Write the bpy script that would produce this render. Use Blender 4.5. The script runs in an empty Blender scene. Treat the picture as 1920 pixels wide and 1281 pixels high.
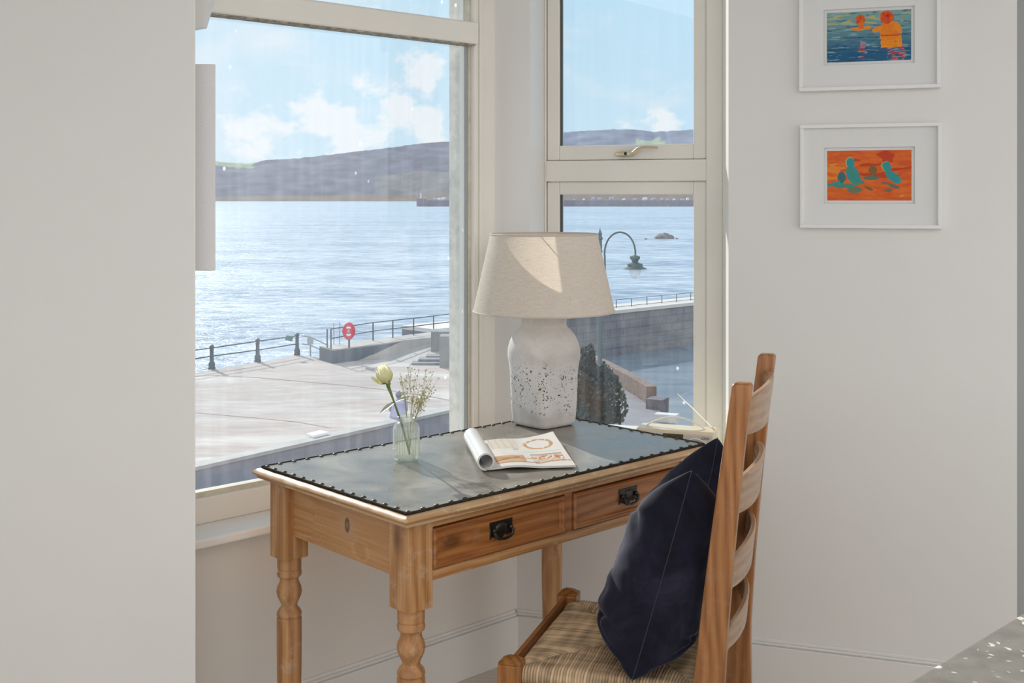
import bpy, bmesh, math, random
from math import sin, cos, pi, sqrt, radians, exp
from mathutils import Vector, Matrix, noise
random.seed(7)
SC = bpy.context.scene
COL = SC.collection
F = 2171.0; HC = 1.37; PX0 = 960.0; PY0 = 370.0

# ------------------------------------------------------------------ geometry helpers
def P(px, py, H):                       # point on the horizontal plane H metres below the camera
    Y = H*F/(py-PY0)
    return Vector(((px-PX0)/F*Y, Y, HC-H))
def D(px, py, Y):
    return Vector(((px-PX0)/F*Y, Y, HC-(py-PY0)/F*Y))
def frame(ox, oy, ang):
    return Matrix.Translation((ox, oy, 0)) @ Matrix.Rotation(ang, 4, 'Z')
C0 = (0.0151, 3.45)
MF = frame(C0[0], C0[1], math.atan2(.6818, .7316))      # front (bay) wall: x right, y outward
MR = frame(C0[0], C0[1], math.atan2(-.319, .948))       # right wall
def fx(M, px, d):
    r = (px-PX0)/F
    o = M @ Vector((0, d, 0)); u = M.to_3x3() @ Vector((1, 0, 0))
    return (r*o.y-o.x)/(u.x-r*u.y)
def fz(M, px, py, d):
    w = M @ Vector((fx(M, px, d), d, 0))
    return HC-(py-PY0)/F*w.y
def fpt(M, px, py, d):
    return Vector((fx(M, px, d), d, fz(M, px, py, d)))

class MB:
    def __init__(s): s.v = []; s.f = []; s.m = []; s.mi = 0
    def add(s, vs, fs):
        n = len(s.v); s.v += [tuple(v) for v in vs]; s.f += [tuple(i+n for i in f) for f in fs]; s.m += [s.mi]*len(fs)
        return s
    def box(s, a, b, M=None):
        x0, y0, z0 = a; x1, y1, z1 = b
        x0, x1 = min(x0, x1), max(x0, x1); y0, y1 = min(y0, y1), max(y0, y1); z0, z1 = min(z0, z1), max(z0, z1)
        vs = [Vector(p) for p in ((x0,y0,z0),(x1,y0,z0),(x1,y1,z0),(x0,y1,z0),(x0,y0,z1),(x1,y0,z1),(x1,y1,z1),(x0,y1,z1))]
        if M is not None: vs = [M @ v for v in vs]
        return s.add(vs, [(0,3,2,1),(4,5,6,7),(0,1,5,4),(1,2,6,5),(2,3,7,6),(3,0,4,7)])
    def prism(s, poly, z0, z1):          # poly: list of (x,y) counter-clockwise
        n = len(poly)
        a = sum(poly[i][0]*poly[(i+1) % n][1]-poly[(i+1) % n][0]*poly[i][1] for i in range(n))
        if a < 0: poly = poly[::-1]
        vs = [(p[0], p[1], z0) for p in poly]+[(p[0], p[1], z1) for p in poly]
        fs = [tuple(range(n-1, -1, -1)), tuple(range(n, 2*n))]+[(i, (i+1) % n, n+(i+1) % n, n+i) for i in range(n)]
        return s.add(vs, fs)
    def lathe(s, prof, seg=32, o=(0,0,0), M=None, shape=None):
        vs = []; fs = []
        for r, z in prof:
            for k in range(seg):
                a = 2*pi*k/seg; rr = r if shape is None else shape(r, z, a)
                v = Vector((rr*cos(a), rr*sin(a), z))
                if M is not None: v = M @ v
                vs.append(v+Vector(o))
        n = len(prof)
        for i in range(n-1):
            for k in range(seg):
                k2 = (k+1) % seg
                fs.append((i*seg+k, i*seg+k2, (i+1)*seg+k2, (i+1)*seg+k))
        if prof[0][0] > 1e-6: fs.append(tuple(range(seg-1, -1, -1)))
        if prof[-1][0] > 1e-6: fs.append(tuple((n-1)*seg+k for k in range(seg)))
        return s.add(vs, fs)
    def shell(s, prof, seg=64, o=(0,0,0)):
        vs = []; fs = []
        for r, z in prof:
            for k in range(seg):
                a = 2*pi*k/seg; vs.append(Vector((r*cos(a), r*sin(a), z))+Vector(o))
        for i in range(len(prof)-1):
            for k in range(seg):
                k2 = (k+1) % seg
                fs.append((i*seg+k, i*seg+k2, (i+1)*seg+k2, (i+1)*seg+k))
        return s.add(vs, fs)
    def tube(s, pts, r, seg=8, sx=1.0, sy=1.0):
        pts = [Vector(p) for p in pts]; n = len(pts)
        rs = r if isinstance(r, (list, tuple)) else [r]*n
        vs = []; prev = None
        for i, p in enumerate(pts):
            t = (pts[min(i+1, n-1)]-pts[max(i-1, 0)]).normalized()
            if prev is None:
                a = Vector((0,0,1)) if abs(t.z) < .9 else Vector((1,0,0))
                u = t.cross(a).normalized()
            else:
                u = (prev-t*prev.dot(t)).normalized()
            prev = u; w = t.cross(u)
            for k in range(seg):
                a = 2*pi*k/seg
                vs.append(p+u*(rs[i]*sx*cos(a))+w*(rs[i]*sy*sin(a)))
        fs = [(i*seg+k, i*seg+(k+1) % seg, (i+1)*seg+(k+1) % seg, (i+1)*seg+k) for i in range(n-1) for k in range(seg)]
        fs += [tuple(range(seg-1, -1, -1)), tuple((n-1)*seg+k for k in range(seg))]
        return s.add(vs, fs)
    def grid(s, fn, nu, nv, close=False):
        vs = [fn(i/nu, j/nv) for j in range(nv+1) for i in range(nu+1)]
        fs = [(j*(nu+1)+i, j*(nu+1)+i+1, (j+1)*(nu+1)+i+1, (j+1)*(nu+1)+i) for j in range(nv) for i in range(nu)]
        return s.add(vs, fs)
    def ball(s, c, r, seg=10, rings=6, sc=(1,1,1)):
        c = Vector(c); vs = [c+Vector((0,0,-r*sc[2]))]; fs = []
        for j in range(1, rings):
            b = -pi/2+pi*j/rings
            for k in range(seg):
                a = 2*pi*k/seg
                vs.append(c+Vector((r*cos(b)*cos(a)*sc[0], r*cos(b)*sin(a)*sc[1], r*sin(b)*sc[2])))
        vs.append(c+Vector((0,0,r*sc[2]))); L = len(vs)-1
        for k in range(seg): fs.append((0, 1+(k+1) % seg, 1+k))
        for j in range(rings-2):
            for k in range(seg):
                a = 1+j*seg
                fs.append((a+k, a+(k+1) % seg, a+seg+(k+1) % seg, a+seg+k))
        a = 1+(rings-2)*seg
        for k in range(seg): fs.append((a+k, a+(k+1) % seg, L))
        return s.add(vs, fs)
    def build(s, name, mat, parent=None, M=None, smooth=False, bevel=0, seg=2, colors=None, angle=35):
        me = bpy.data.meshes.new(name); me.from_pydata(s.v, [], s.f); 
        mats = mat if isinstance(mat, (list, tuple)) else [mat]
        for m in mats: me.materials.append(m)
        for p, k in zip(me.polygons, s.m): p.material_index = k
        if colors:
            ca = me.color_attributes.new('paint', 'FLOAT_COLOR', 'POINT')
            for i, c in enumerate(colors): ca.data[i].color = (c[0], c[1], c[2], 1)
        if smooth:
            me.polygons.foreach_set('use_smooth', [True]*len(me.polygons))
            if angle: 
                bm = bmesh.new(); bm.from_mesh(me)
                for e in bm.edges:
                    if len(e.link_faces) == 2 and e.calc_face_angle(0) > radians(angle): e.smooth = False
                bm.to_mesh(me); bm.free()
        me.update()
        o = bpy.data.objects.new(name, me); COL.objects.link(o)
        if parent is not None: o.parent = parent
        if M is not None:
            if parent is None: o.matrix_world = M
            else: o.matrix_basis = M
        if bevel:
            b = o.modifiers.new('edge', 'BEVEL'); b.width = bevel; b.segments = seg; b.limit_method = 'ANGLE'; b.angle_limit = radians(40)
            b.harden_normals = False
        return o

def empty(name, loc=(0,0,0), rz=0):
    o = bpy.data.objects.new(name, None); COL.objects.link(o); o.location = loc; o.rotation_euler = (0, 0, rz); o.empty_display_size = .05
    return o
def tag(o, label, cat, group=None):
    o['label'] = label; o['category'] = cat
    if group: o['group'] = group
    return o
def struct(o):
    o['kind'] = 'structure'; return o

# ------------------------------------------------------------------ materials
class NT:
    def __init__(s, name):
        s.mat = bpy.data.materials.new(name); s.mat.use_nodes = True
        s.t = s.mat.node_tree; s.t.nodes.clear()
        s.out = s.n('ShaderNodeOutputMaterial')
    def n(s, kind, **kw):
        nd = s.t.nodes.new(kind)
        for k, v in kw.items():
            if k.startswith('_'): setattr(nd, k[1:], v)
        return nd
    def set(s, nd, **kw):
        for k, v in kw.items():
            inp = nd.inputs[k.replace('_', ' ')] if isinstance(k, str) else nd.inputs[k]
            s.inp(inp, v)
        return nd
    def inp(s, inp, v):
        if hasattr(v, 'is_output'): s.t.links.new(v, inp)
        elif isinstance(v, (tuple, list)):
            if inp.type == 'RGBA' and len(v) == 3: v = (*v, 1)
            inp.default_value = v
        else: inp.default_value = v
    def coord(s, kind='Object', scale=(1,1,1), rot=(0,0,0), loc=(0,0,0)):
        tc = s.n('ShaderNodeTexCoord'); mp = s.n('ShaderNodeMapping')
        s.t.links.new(tc.outputs[kind], mp.inputs[0])
        mp.inputs['Scale'].default_value = scale; mp.inputs['Rotation'].default_value = rot; mp.inputs['Location'].default_value = loc
        return mp.outputs[0]
    def noise(s, vec, scale=5, detail=4, rough=.5, dist=0, out='Fac'):
        nd = s.n('ShaderNodeTexNoise'); s.inp(nd.inputs['Vector'], vec)
        nd.inputs['Scale'].default_value = scale; nd.inputs['Detail'].default_value = detail
        nd.inputs['Roughness'].default_value = rough; nd.inputs['Distortion'].default_value = dist
        return nd.outputs[out]
    def ramp(s, fac, stops, interp='LINEAR'):
        nd = s.n('ShaderNodeValToRGB'); cr = nd.color_ramp; cr.interpolation = interp
        while len(cr.elements) < len(stops): cr.elements.new(.5)
        for e, (p, c) in zip(cr.elements, stops):
            e.position = p; e.color = (*c, 1) if not isinstance(c, (int, float)) else (c, c, c, 1)
        s.inp(nd.inputs[0], fac); return nd.outputs[0]
    def mix(s, fac, a, b, mode='MIX'):
        nd = s.n('ShaderNodeMix'); nd.data_type = 'RGBA'; nd.blend_type = mode
        s.inp(nd.inputs[0], fac); s.inp(nd.inputs[6], a); s.inp(nd.inputs[7], b); return nd.outputs[2]
    def math(s, op, a, b=0, c=0, clamp=False):
        nd = s.n('ShaderNodeMath'); nd.operation = op; nd.use_clamp = clamp
        s.inp(nd.inputs[0], a); s.inp(nd.inputs[1], b)
        if len(nd.inputs) > 2: s.inp(nd.inputs[2], c)
        return nd.outputs[0]
    def bump(s, h, strength=.3, dist=.01):
        nd = s.n('ShaderNodeBump'); s.inp(nd.inputs['Height'], h); nd.inputs['Strength'].default_value = strength; nd.inputs['Distance'].default_value = dist
        return nd.outputs[0]
    def pbr(s, color=(.8,.8,.8), rough=.5, metal=0, normal=None, spec=.5, **kw):
        b = s.n('ShaderNodeBsdfPrincipled')
        s.inp(b.inputs['Base Color'], color); s.inp(b.inputs['Roughness'], rough); s.inp(b.inputs['Metallic'], metal)
        s.inp(b.inputs['Specular IOR Level'], spec)
        if normal is not None: s.inp(b.inputs['Normal'], normal)
        for k, v in kw.items(): s.inp(b.inputs[k.replace('_', ' ')], v)
        s.t.links.new(b.outputs[0], s.out.inputs[0]); return b

def plain(name, color, rough=.5, metal=0, nscale=0, namt=.1, bump=0, spec=.5):
    m = NT(name); col = color; nrm = None
    if nscale:
        nz = m.noise(m.coord(), nscale, 5, .6)
        lo = tuple(c*(1-namt) for c in color); hi = tuple(min(1, c*(1+namt)) for c in color)
        col = m.ramp(nz, [(.3, lo), (.7, hi)])
        if bump: nrm = m.bump(nz, bump, .002)
    m.pbr(col, rough, metal, nrm, spec); return m.mat

def wood(name, axis, dark, mid, light, gloss=.42, knots=True, wear=(.62,.52,.42), wearamt=.5, fine=1.0):
    m = NT(name)
    sc = [13, 13, 13]; sc[axis] = .45
    v = m.coord(scale=tuple(sc))
    warp = m.noise(m.coord(scale=(2.2,2.2,2.2)), 1.3, 2, .5, out='Color')
    v2 = m.n('ShaderNodeVectorMath'); v2.operation = 'MULTIPLY_ADD'
    m.inp(v2.inputs[0], warp); v2.inputs[1].default_value = (.7,.7,.7); m.inp(v2.inputs[2], v)
    wv = m.n('ShaderNodeTexWave'); wv.wave_type = 'RINGS'; wv.rings_direction = 'XYZ'[axis]
    m.inp(wv.inputs['Vector'], v2.outputs[0]); wv.inputs['Scale'].default_value = 1.1*fine; wv.inputs['Distortion'].default_value = 2.0; wv.inputs['Detail'].default_value = 3; wv.inputs['Detail Scale'].default_value = 1.2
    sf = [90, 90, 90]; sf[axis] = 2.5
    fib = m.noise(m.coord(scale=tuple(sf)), 2.2, 3, .6)
    f = m.math('ADD', m.math('MULTIPLY', wv.outputs[0], .34), m.math('MULTIPLY', fib, .75))
    col = m.ramp(f, [(.22, light), (.55, mid), (.9, dark)])
    if knots:
        vo = m.n('ShaderNodeTexVoronoi'); sk = [7, 7, 7]; sk[axis] = 3.2
        m.inp(vo.inputs['Vector'], m.coord(scale=tuple(sk), loc=(.3,.7,.2))); vo.inputs['Scale'].default_value = 1; vo.inputs['Randomness'].default_value = 1
        kf = m.ramp(vo.outputs['Distance'], [(.05, 1), (.13, 0)])
        col = m.mix(m.math('MULTIPLY', kf, .75), col, tuple(c*.45 for c in dark))
    wn = m.noise(m.coord(scale=(22,22,22), loc=(3,1,2)), 1.0, 8, .75)
    wf = m.ramp(wn, [(.54, 0), (.70, 1)])
    col = m.mix(m.math('MULTIPLY', wf, wearamt), col, wear)
    m.pbr(col, m.math('ADD', gloss, m.math('MULTIPLY', wf, .15)), 0, m.bump(f, .18, .002)); return m.mat

PD, PM, PL = (.29,.125,.045), (.48,.235,.092), (.60,.35,.165)
pine = {a: wood('stripped_pine_%s' % 'xyz'[a], a, PD, PM, PL) for a in (0,1,2)}
pineR = wood('waxed_pine_drawer', 0, (.20,.065,.018), (.36,.135,.040), (.46,.20,.068), .36, wearamt=.15)
pineW = {a: wood('worn_pine_edge_%s' % 'xyz'[a], a, (.34,.17,.07), (.52,.31,.15), (.66,.46,.27), wear=(.78,.68,.55), wearamt=.85) for a in (0,1)}
chw = {a: wood('chair_oak_%s' % 'xyz'[a], a, (.20,.072,.020), (.36,.145,.045), (.46,.215,.078), .3, False, wearamt=.12, fine=1.4) for a in (0,1,2)}
slatw = wood('slat_wood_pale_sheen', 1, (.30,.15,.07), (.42,.24,.13), (.50,.31,.18), .22, False, wearamt=.1)  # paler than the chair oak, whitish reflections put into the colour
chpost = wood('chair_front_post', 2, (.16,.052,.012), (.33,.13,.032), (.45,.20,.055), .25, False, wearamt=.05, fine=1.4)

wallm = plain('white_wall_paint', (.81,.80,.785), .55, nscale=3, namt=.012)
wallw = plain('white_wall_warm_bounce', (.80,.765,.72), .6, nscale=3, namt=.012)  # warm bounced light put into this copy of the wall white
trimm = plain('cream_gloss_paint', (.86,.83,.77), .35, nscale=6, namt=.02)
sillm = plain('white_sill_paint', (.88,.87,.84), .35)
floorm = wood('pale_floorboards', 0, (.60,.54,.48), (.68,.62,.56), (.74,.69,.63), .5, False, wearamt=.2)

def glassmat(name, dirt=.06, tint=(.97,.985,.99)):
    m = NT(name)
    tr = m.n('ShaderNodeBsdfTransparent'); tr.inputs[0].default_value = (*tint, 1)
    gl = m.n('ShaderNodeBsdfGlossy'); gl.inputs['Roughness'].default_value = .0
    ge = m.n('ShaderNodeNewGeometry'); vd = m.n('ShaderNodeVectorMath'); vd.operation = 'DOT_PRODUCT'
    m.t.links.new(ge.outputs['Normal'], vd.inputs[0]); m.t.links.new(ge.outputs['Incoming'], vd.inputs[1])
    cs_ = m.math('ABSOLUTE', vd.outputs['Value'])
    frv = m.math('ADD', .04, m.math('MULTIPLY', .96, m.math('POWER', m.math('SUBTRACT', 1, cs_), 5)))
    df = m.n('ShaderNodeBsdfTranslucent'); df.inputs[0].default_value = (.9,.93,1,1)
    mx = m.n('ShaderNodeMixShader'); m.t.links.new(frv, mx.inputs[0])
    m.t.links.new(tr.outputs[0], mx.inputs[1]); m.t.links.new(gl.outputs[0], mx.inputs[2])
    st = m.noise(m.coord(scale=(34,34,1.4)), 1.5, 4, .6)
    cl = m.noise(m.coord(scale=(3,3,3)), 1.2, 3, .5)
    vo = m.n('ShaderNodeTexVoronoi'); m.inp(vo.inputs['Vector'], m.coord(scale=(17,17,12))); vo.inputs['Scale'].default_value = 1.0
    sp = m.ramp(vo.outputs['Distance'], [(.045, 1), (.085, 0)])
    spm = m.ramp(m.noise(m.coord(scale=(4,4,4), loc=(5,5,5)), 1, 2), [(.5, 0), (.62, 1)])
    streak = m.ramp(st, [(.45, .3), (.75, 1)])
    d = m.math('ADD', m.math('MULTIPLY', m.math('MULTIPLY', streak, cl), dirt*2.2), m.math('MULTIPLY', m.math('MULTIPLY', sp, spm), .35))
    m2 = m.n('ShaderNodeMixShader'); m.t.links.new(d, m2.inputs[0])
    m.t.links.new(mx.outputs[0], m2.inputs[1]); m.t.links.new(df.outputs[0], m2.inputs[2])
    m.t.links.new(m2.outputs[0], m.out.inputs[0]); return m.mat
winglass = glassmat('old_window_glass', .032)

# ------------------------------------------------------------------ world: daylight sky with clouds
def px_dir(px, py): return Vector(((px-PX0)/F, 1, (PY0-py)/F)).normalized()
def make_world():
    w = bpy.data.worlds.new('sky'); SC.world = w; w.use_nodes = True
    m = NT.__new__(NT); m.t = w.node_tree; m.t.nodes.clear()
    out = m.n('ShaderNodeOutputWorld'); bg = m.n('ShaderNodeBackground'); m.t.links.new(bg.outputs[0], out.inputs[0])
    tc = m.n('ShaderNodeTexCoord'); gen = tc.outputs['Generated']
    sep = m.n('ShaderNodeSeparateXYZ'); m.t.links.new(gen, sep.inputs[0])
    x, y, z = sep.outputs
    base = m.ramp(z, [(.0, (.72,.86,.955)), (.07, (.66,.84,.955)), (.2, (.56,.79,.94)), (.6, (.42,.66,.90))])
    # a little paler towards the sun side (left), bluer to the right
    side = m.ramp(m.math('ADD', m.math('MULTIPLY', x, 1.6), .5), [(0, 0), (1, 1)])
    base = m.mix(m.math('MULTIPLY', side, .5), base, (.45,.75,.96))
    def mapped(scale, loc=(0,0,0)):
        mp = m.n('ShaderNodeMapping'); m.t.links.new(gen, mp.inputs[0]); mp.inputs['Scale'].default_value = scale; mp.inputs['Location'].default_value = loc
        return mp.outputs[0]
    wisp = m.noise(mapped((1,1,2.4), (4.0,.3,.9)), 7.5, 8, .58, .3)
    cw = m.ramp(wisp, [(.52, 0), (.72, 1)])
    base = m.mix(m.math('MULTIPLY', cw, .72), base, (.86,.90,.96))
    puff = m.noise(mapped((1,1,1.5), (1.7,.2,.3)), 22, 8, .6, .2)
    soft = m.noise(mapped((1,1,1), (7.7,.2,.3)), 60, 5, .6, .2)
    def blob(px, py, r, k):
        d = px_dir(px, py)
        vm = m.n('ShaderNodeVectorMath'); vm.operation = 'DISTANCE'; m.t.links.new(gen, vm.inputs[0]); vm.inputs[1].default_value = d
        a = m.math('DIVIDE', vm.outputs['Value'], r/F)
        s_ = m.math('SUBTRACT', 1, a)
        return m.math('MULTIPLY', s_, k)
    f = None
    for b in ((800,150,62,1.0), (745,215,75,.9), (800,235,70,.9), (660,215,75,.85), (590,190,50,.8), (620,235,80,.75), (700,255,80,.6), (480,245,60,.5), (560,290,80,.5), (1165,228,40,.5), (1240,235,50,.5)):
        v = blob(*b); f = v if f is None else m.math('MAXIMUM', f, v)
    cf = m.math('ADD', f, m.math('ADD', m.math('MULTIPLY', m.math('SUBTRACT', puff, .5), 3.6), m.math('MULTIPLY', m.math('SUBTRACT', soft, .5), .8)))
    mask = m.ramp(cf, [(.22, 0), (.62, 1)])
    inside = m.ramp(m.math('ADD', f, .55), [(0, 0), (.5, 1)])
    base = m.mix(m.math('MULTIPLY', m.math('MULTIPLY', mask, inside), .85), base, (.95,.965,.985))
    # warm, brighter sky behind the camera, added to light the open-backed room
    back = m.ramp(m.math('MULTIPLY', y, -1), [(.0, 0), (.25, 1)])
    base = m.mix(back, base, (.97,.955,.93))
    low = m.ramp(m.math('MULTIPLY', z, -1), [(.0, 0), (.02, 1)])
    base = m.mix(low, base, (.58,.56,.54))
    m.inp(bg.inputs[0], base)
    st = m.math('ADD', 1.0, m.math('MULTIPLY', back, BACK_FILL))
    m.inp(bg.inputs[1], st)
BACK_FILL = .58
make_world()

sun = bpy.data.lights.new('sun', 'SUN'); sun.energy = 5.0; sun.angle = radians(.6); sun.color = (1, .95, .87)
so = bpy.data.objects.new('sun', sun); COL.objects.link(so)
SAZ, SEL = radians(31), radians(26)
sdir = Vector((-sin(SAZ)*cos(SEL), cos(SAZ)*cos(SEL), sin(SEL)))
so.rotation_euler = sdir.to_track_quat('Z', 'Y').to_euler(); so.location = (-3, 9, 6)

cam = bpy.data.cameras.new('camera'); co = bpy.data.objects.new('camera', cam); COL.objects.link(co); SC.camera = co
co.location = (0, 0, HC); co.rotation_euler = (pi/2, 0, 0)
cam.sensor_fit = 'HORIZONTAL'; cam.sensor_width = 36; cam.lens = F*36/1920; cam.shift_x = 0; cam.shift_y = -(1281/2-PY0)/1920
cam.clip_start = .05; cam.clip_end = 20000
SC.view_settings.view_transform = 'Standard'; SC.view_settings.look = 'None'; SC.view_settings.gamma = 1
SC.view_settings.use_curve_mapping = False; SC.view_settings.exposure = 0.0
SC.cycles.use_denoising = True
SC.cycles.max_bounces = 10; SC.cycles.transparent_max_bounces = 16; SC.cycles.caustics_reflective = False; SC.cycles.caustics_refractive = False

# ------------------------------------------------------------------ room shell
ZS1 = .574     # front sill top
ZS2 = .60      # right sill top
ZTOP = 2.30; ZC = 2.50
RD = .062      # front window recess
xcF = 0.0
# floor / ceiling
struct(MB().prism([(-3.2,-1.5),(3.2,-1.5),(3.2,3.2),(.02,3.47),(-.9,2.62),(-3.2,3.0)], -.2, 0).build('floor', floorm))
struct(MB().prism([(-3.2,.9),(3.2,.9),(3.2,3.3),(-.0,3.9),(-1.2,3.1),(-3.2,3.3)], ZC, ZC+.2).build('ceiling', wallm))
# front wall
x875 = fx(MF, 875, .09)
xWl = fx(MF, 300, RD)
w = MB(); w.box((-1.32,0,0), (.02,.30,ZS1-.022)); w.box((-1.32,0,ZTOP), (.02,.30,ZC))
struct(w.build('wall_front', wallw, M=MF))
w = MB(); w.box((x875+.004,.115,ZS1-.022), (x875+.16,.175,ZTOP)); w.box((xWl-.1,RD,ZS1-.022), (xWl,.175,ZTOP))
stone = plain('exterior_render', (.72,.70,.65), .8, nscale=30, namt=.18, bump=.4)
struct(w.build('trim_1', stone, M=MF))
# right wall with window opening
x994 = fx(MR, 994, 0); x1366 = fx(MR, 1366, 0); xEnd = fx(MR, 1907, 0)
xL = fx(MR, 926, 0)
w = MB()
w.box((xL,0,ZS1-.02), (x994,.25,ZC)); w.box((0.0,0,0), (x994,.25,ZS1-.02)); w.box((x994,0,0), (x1366,.25,ZS2-.025)); w.box((x994,0,ZTOP), (x1366,.25,ZC)); w.box((x1366,0,0), (xEnd,.25,ZC))
struct(w.build('wall_right', wallm, M=MR))
RR = .14
x1355 = fx(MR, 1355, RR)
struct(MB().prism([(x1366,0),(x1366,.24),(x1355,.24),(x1355,RR)], ZS2-.02, ZTOP).build('trim_2', sillm, M=MR))
# darker opening at the far right of the right wall
greyp = plain('grey_door_paint', (.36,.37,.37), .5)
struct(MB().box((xEnd+.002,.06,0), (xEnd+.9,.10,2.1)).build('door_1', greyp, M=MR))
struct(MB().box((xEnd+.002,.02,2.1), (xEnd+.9,.2,ZC)).build('trim_3', wallm, M=MR))
# left wall (pier beside the bay)
E = (-.6817, 2.5)
w = MB(); w.prism([E, (-.812,2.692), (-1.05,2.9), (-3.2,2.95), (-3.2,2.62)], 0, ZC)
struct(w.build('wall_left', wallm, bevel=.006))
struct(MB().box((-1.42,-1.5,0), (-1.30,2.619,ZC)).build('wall_light_block', wallm))  # unseen wall, added to cut the sky light falling on the pier
# baseboards
bb = plain('white_baseboard_paint', (.82,.81,.79), .4)
def board(M, x0, x1, name):
    b = MB(); b.box((x0,-.018,0), (x1,0.0,.128)); b.box((x0,-.010,.128), (x1,0,.1315)); b.box((x0,-.013,.1315), (x1,0,.1365)); b.box((x0,-.008,.1365), (x1,0,.145))
    return struct(b.build(name, bb, M=M, bevel=.0015))
board(MF, -1.1, -.012, 'baseboard_front'); board(MR, 0, xEnd, 'baseboard_right')
# sills
s_ = MB(); s_.box((-1.14,-.057,ZS1-.022), (-.0,.12,ZS1))
struct(s_.build('trim_4', sillm, M=MF, bevel=.006, seg=3))
s_ = MB(); s_.box((.02,-.125,ZS2-.025), (x1355-.012,.22,ZS2))
struct(s_.build('trim_5', sillm, M=MR, bevel=.006, seg=3))

# window 1: large front window
def wz(py, px=620, d=RD): return fz(MF, px, py, d)
zt0 = wz(51, 620, .05); zt1 = wz(4, 620, .05)
x925 = fx(MF, 925, RD)
zgb = fz(MF, 372, 921, .09)
fr = MB()
fr.box((x875+.006,RD,ZS1), (x925+.012,.115,ZTOP))                        # right stile
fr.box((x875+.022,RD-.006,ZS1), (x875+.036,RD,ZTOP))                     # moulding on the stile
fr.box((xWl,RD,ZS1), (xWl+.05,.115,ZTOP))
fr.box((xWl+.05,RD,ZS1), (x875+.006,.115,zgb-.012))                      # bottom rail
fr.box((xWl+.05,RD,ZTOP-.05), (x875+.006,.115,ZTOP))
w1 = struct(fr.build('window_1', trimm, M=MF, bevel=.003))
b = MB(); b.box((xWl+.05,RD+.012,zgb-.012), (x875+.006,.10,zgb+.001)); b.box((x875-.002,RD+.016,zgb), (x875+.006,.10,ZTOP-.05))
b.build('glazing_bead', plain('yellowed_bead_paint', (.66,.62,.52), .5, nscale=30, namt=.15), w1)
b = MB(); b.box((x875-.005,.083,zgb), (x875-.002,.1,zt0)); b.build('putty_seal', plain('grey_seal', (.42,.42,.39), .6), w1)
b = MB(); b.box((x875-.0065,.094,zgb), (x875-.005,.115,zt0)); b.box((x875-.005,.1,zgb), (x875+.01,.116,ZTOP)); b.build('outer_bead', plain('pale_outer_bead', (.80,.80,.76), .5), w1)
b = MB(); b.box((xWl+.05,.045,zt0), (x875+.012,.11,zt1)); b.build('transom', trimm, w1, bevel=.008, seg=4)
b = MB(); b.box((xWl+.05,.050,zt0-.003), (x875,.09,zt0)); b.build('transom_seal', plain('perished_putty', (.34,.31,.26), .8, nscale=70, namt=.7), w1)
b = MB(); b.box((xWl+.04,.0885,zgb-.005), (x875+.004,.0915,zt0+.01)); b.build('glass_pane', winglass, w1)
b = MB(); b.box((xWl+.04,.0885,zt1-.01), (x875+.004,.0915,ZTOP-.04)); b.build('glass_pane', winglass, w1)

# window 2: narrow right window
def rx(px, d): return fx(MR, px, d)
def rz(py, px=1180, d=RR): return fz(MR, px, py, d)
zT0, zT1 = rz(340), rz(300)
xo0, xo1 = x994, x1355
xi0, xi1 = max(rx(1023, RR), x994+.003), rx(1324, RR)
fr = MB()
fr.box((xo0,RR,ZS2), (xi0,RR+.07,ZTOP)); fr.box((xi1,RR,ZS2), (xo1,RR+.07,ZTOP)); fr.box((xi0,RR,zT0), (xi1,RR+.07,zT1)); fr.box((xi0,RR,ZS2), (xi1,RR+.07,ZS2+.03)); fr.box((xi0,RR,ZTOP-.03), (xi1,RR+.07,ZTOP))
w2 = struct(fr.build('window_2', trimm, M=MR, bevel=.003))
CD = RR+.012
GY_ = RR+.035
g0, g1 = rx(1055, GY_), rx(1302, GY_)
def casement(z0, z1, gz0, gz1):
    c = MB(); a0, a1 = xi0+.0015, xi1-.0015
    c.box((a0,CD,z0), (g0-.004,RR+.06,z1)); c.box((g1+.001,CD,z0), (a1,RR+.06,z1)); c.box((g0-.004,CD,z0), (g1+.001,RR+.06,gz0)); c.box((g0-.004,CD,gz1), (g1+.001,RR+.06,z1))
    o = c.build('casement', trimm, w2, bevel=.003)
    q = MB(); q.box((g0-.004,GY_-.007,gz0), (g0,GY_+.005,gz1)); q.box((g0-.004,GY_-.015,gz0), (g0-.002,GY_-.007,gz1))
    q.build('glazing_seal', plain('seal', (.12,.11,.09), .6), o)
    q = MB(); q.box((g0-.003,GY_-.0015,gz0-.004), (g1+.003,GY_+.0015,gz1+.004)); q.build('glass_pane', winglass, o)
casement(zT1+.0015, ZTOP-.032, rz(272, 1180, GY_), ZTOP-.075)
casement(ZS2+.032, zT0-.0015, rz(799, 1150, GY_), rz(365, 1180, GY_))
# brass casement fastener
brass = plain('polished_brass', (.85,.74,.52), .28, .9)
dark = plain('keyhole_black', (.02,.018,.015), .5)
h = empty('window_handle'); h.parent = w2; h.location = fpt(MR, 1185, 288, CD)
pm = F/3.35
b = MB(); b.ball((-.022,-.004,-.001), 1, 24, 12, (.032,.009,.0088)); b.build('handle_base', brass, h, smooth=True, angle=0)
b = MB(); b.tube([(-.016,-.016,-.001),(.000,-.02,-.002),(.012,-.024,.002),(.024,-.03,.013),(.036,-.034,.017),(.055,-.035,.018),(.086,-.034,.016)], [.008,.009,.0085,.007,.0062,.0065,.0058], 12, 1, .75); b.build('handle_lever', brass, h, smooth=True)
b = MB(); b.lathe([(.0001,0),(.0052,0),(.0052,.0015),(.0001,.0015)], 16, M=Matrix.Rotation(pi/2, 4, 'X')); o = b.build('key_lock', dark, h); o.location = (-.014,-.0245,-.001)

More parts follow.
